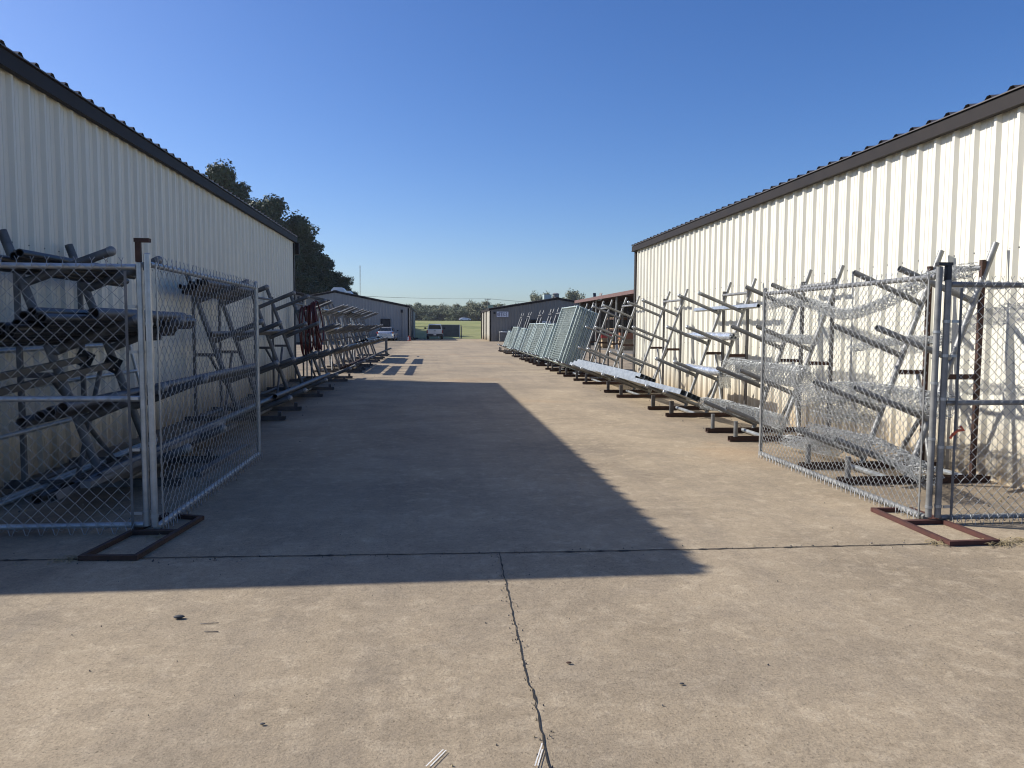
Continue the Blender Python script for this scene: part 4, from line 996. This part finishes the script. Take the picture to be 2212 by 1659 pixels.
BIG = [tree_mesh(11, 24, 13, 3, 52000, .44, M['leaf_dark'], 130, .45), tree_mesh(12, 20, 11, 1, 46000, .43, M['leaf_dark'], 115, .3), tree_mesh(13, 17, 12, 0.5, 46000, .43, M['leaf_dark'], 110, .35)]
FAR = [tree_mesh(21, 10, 15, .0, 11000, .55, M['leaf_mid'], 80, .15), tree_mesh(22, 10, 15, .0, 11000, .55, M['leaf_olive'], 75, .2), tree_mesh(23, 10, 14, .0, 10000, .55, M['leaf_mid'], 66, .2)]
def tree(proto, loc, s, sz, rz, label, group):
    t = thing('tree', label, 'tree', loc, rz, group); t.scale = (s, s, sz)
    link('crown', proto[0], t); link('trunk', proto[1], t)
bigs = [(-29.9, 112, 23.6, 0, 1.0), (-27.4, 118, 20.4, 1, 1.2), (-24.3, 124, 20.0, 2, 1.05), (-21.9, 132, 16.2, 1, .95), (-20.3, 140, 12.6, 2, .85), (-17.9, 146, 9.8, 1, .75), (-22, 118, 10, 2, .9), (-36, 118, 22, 1, 1.1), (-28.5, 128, 20.2, 2, 1.2), (-26, 138, 17.0, 1, 1.2), (-33, 130, 22, 0, 1.1), (-22.5, 146, 13.2, 2, 1.1), (-25.6, 119, 19.0, 0, .95), (-23.0, 128, 18.0, 0, .95), (-20.6, 135, 14.0, 0, .9), (-19.0, 143, 11.3, 0, .85), (-24.3, 140, 15.5, 2, 1.2)]
bl = ['tallest dark tree rising behind the left building', 'dark tree right beside the tallest tree behind the left building', 'dark broad tree with a rounded top at the end of the left roofline', 'dark tree lower down right of the left building', 'shorter dark tree second from the right end of the left grove', 'lowest dark tree at the right end of the left grove', 'low dark bushy tree at the foot of the left grove', 'dark tree left of the tallest one, mostly behind the roof', 'dark tree filling the back of the left grove', 'dark rounded tree deep in the middle of the left grove', 'tall dark tree behind the tallest one', 'dark spreading tree low at the far side of the left grove', 'dark tree closing the gap right of the tallest one', 'dark tree just past the far end of the left roofline', 'dark tree halfway down the slope of the left grove', 'dark low tree before the right end of the left grove', 'dark wide tree behind the slope of the left grove']
hs = (24, 20, 17)
for (x, y, h, k, s), lb in zip(bigs, bl): tree(BIG[k], (x, y, 0), s, h/hs[k], random.uniform(0, 6), lb, 'trees behind the left building')
rnd = random.Random(5)
xs = [-17+5.0*i for i in range(20)]
for i, x in enumerate(xs):
    y = 338+rnd.uniform(-8, 8); h = rnd.uniform(5.7, 7.0)
    if 16 < x < 20.5: h = 8.8
    if 20.5 < x < 30: h = 6.2
    if -8 < x < -2: h = 7.9
    if 60 < x < 68: h = 13.5
    if 44 < x < 53: h = 12.5
    tree(FAR[i % 3], (x+rnd.uniform(-1.5, 1.5), y, terrain_z(0, y)-.3), rnd.uniform(.95, 1.25), h/10, rnd.uniform(0, 6), '%s tree from the left in the front row of the far treeline' % ('first' if i == 0 else ORD[i]), 'far treeline, front row')
for i in range(12):
    x = -20+9*i; y = 358+rnd.uniform(-8, 8)
    tree(FAR[(i+1) % 3], (x, y, terrain_z(0, y)-.3), rnd.uniform(1.1, 1.5), rnd.uniform(.70, .85), rnd.uniform(0, 6), '%s tree from the left in the back row of the far treeline' % ('first' if i == 0 else ORD[i]), 'far treeline, back row')

# ------------------------------------------------------------------ small things on the concrete
def tuft(x, y, n, R, label, seed):
    rnd = random.Random(seed); b = MB()
    for i in range(n):
        a = rnd.uniform(0, 2*pi); r = R*rnd.random(); px, py = x+r*cos(a)*1.6, y+r*sin(a)*.6; a2 = rnd.uniform(0, 2*pi); l = rnd.uniform(.03, .10)
        b.path([(px, py, .004), (px+l*.5*cos(a2), py+l*.5*sin(a2), rnd.uniform(.008, .03)), (px+l*cos(a2), py+l*sin(a2), .005)], .0016, 3)
    o = b.build('dry_weeds', M['straw']); tag(o, label, 'weeds'); return o
tuft(-2.33, 5.07, 40, .09, 'dry weeds by the front left corner of the left base frame', 1)
tuft(3.93, 4.92, 90, .09, 'dry weeds at the front right corner of the right base frame', 2)
tuft(3.50, 4.97, 35, .06, 'dry weeds in the joint left of the right base frame', 3)
tuft(4.15, 4.97, 30, .05, 'small dry weeds in the joint farthest right', 4)
tuft(-1.95, 5.55, 14, .08, 'few dry stalks inside the left base frame', 5)
def pebble(x, y, s, label, seed, m='stone'):
    rnd = random.Random(seed); b = MB(); secs = []
    for i in range(6):
        f = i/5; r = s*sqrt(max(.02, 1-(2*f-1)**2)); secs.append([(x+(2*f-1)*s*1.3, y+r*cos(a)*.8*rnd.uniform(.85, 1.1), .004+s*.35+r*.4*sin(a)) for a in [2*pi*k/8 for k in range(8)]])
    b.loft(secs); tag(b.build('stone', M[m]), label, 'stone')
pebble(-1.31, 3.99, .022, 'dark flat stone on the sunlit concrete front left', 1)
pebble(.59, 3.29, .010, 'brown pebble right of the long joint', 2, 'rust')
pebble(-.65, 2.87, .008, 'tiny dark pebble near the bottom left', 3)
pebble(1.03, 3.05, .008, 'tiny pebble farther right of the long joint', 4)
for (x, y, a, l, lb) in ((-1.18, 3.90, .05, .09, 'thin dry twig beside the dark stone'), (-1.13, 3.80, -.12, .07, 'second thin twig below the first one')):
    b = MB(); b.path([(0, 0, .005), (l*.5, .003, .005), (l, 0, .005)], .0022, 4); o = b.build('twig', M['pole'], None, (x, y, 0)); o.rotation_euler = (0, 0, a); tag(o, lb, 'twig')
b = MB()
for (x0, y0, x1, y1) in ((.38, 2.64, .335, 2.50), (.375, 2.60, .345, 2.50), (.025, 2.63, -.035, 2.53), (.035, 2.625, -.02, 2.53)):
    d = Vector((x1-x0, y1-y0, 0)); n = Vector((-d.y, d.x, 0)).normalized()*.0022; k = 14
    for i in range(k):
        a, c = Vector((x0, y0, .008))+d*i/k, Vector((x0, y0, .008))+d*(i+1)/k; a += n*random.uniform(-.4, .4)
        b.poly([a-n, c-n, c+n, a+n])
struct(b.build('chalk_marks', M['chalk']))

# grit and leaf crumbs gathered along the joints, the walls and the rack feet
def grit():
    rnd = random.Random(31); b = MB()
    def bit(x, y, r):
        z = r*.45+.003; a = rnd.uniform(0, 6); p = [Vector((x+r*cos(a+k*1.571)*rnd.uniform(.6, 1.2), y+r*sin(a+k*1.571)*rnd.uniform(.6, 1.2), z*rnd.uniform(.5, 1))) for k in range(4)]
        t = Vector((x, y, z*2)); g = [Vector((q.x, q.y, .001)) for q in p]; m = rnd.choice((0, 0, 1, 2))
        for k in range(4): b.poly([p[k], p[(k+1) % 4], t], m); b.poly([g[k], g[(k+1) % 4], p[(k+1) % 4], p[k]], m)
    for i in range(150): bit(rnd.uniform(-3.5, 5), 5.0+rnd.gauss(0, .035), rnd.uniform(.002, .006))
    for i in range(110): bit(.395+rnd.gauss(0, .022), rnd.uniform(2.2, 5), rnd.uniform(.0015, .004))
    for i in range(170): bit(rnd.uniform(-3, 5), rnd.uniform(2.3, 6.5), rnd.uniform(.0012, .004))
    for i in range(420): bit(-3.9+abs(rnd.gauss(0, .7)), rnd.uniform(6, 24), rnd.uniform(.004, .013))
    for i in range(420): bit(5.42-abs(rnd.gauss(0, .6)), rnd.uniform(5.6, 24), rnd.uniform(.004, .013))
    struct(b.build('grit', [M['stone'], M['straw'], M['pole']]), 'stuff')
grit()

# thin summer haze over the whole place
def haze():
    b = MB(); b.box(-420, 420, -60, 620, -1.2, 46)
    m = bpy.data.materials.new('air_haze'); m.use_nodes = True; nt = m.node_tree
    nt.nodes.remove(nt.nodes['Principled BSDF'])
    v = nt.nodes.new('ShaderNodeVolumePrincipled'); v.inputs['Density'].default_value = 0.00016; v.inputs['Color'].default_value = (0.86, 0.92, 1.0, 1); v.inputs['Anisotropy'].default_value = 0.3
    nt.links.new(v.outputs[0], nt.nodes['Material Output'].inputs['Volume'])
    o = b.build('haze', m); o['kind'] = 'stuff'
haze()
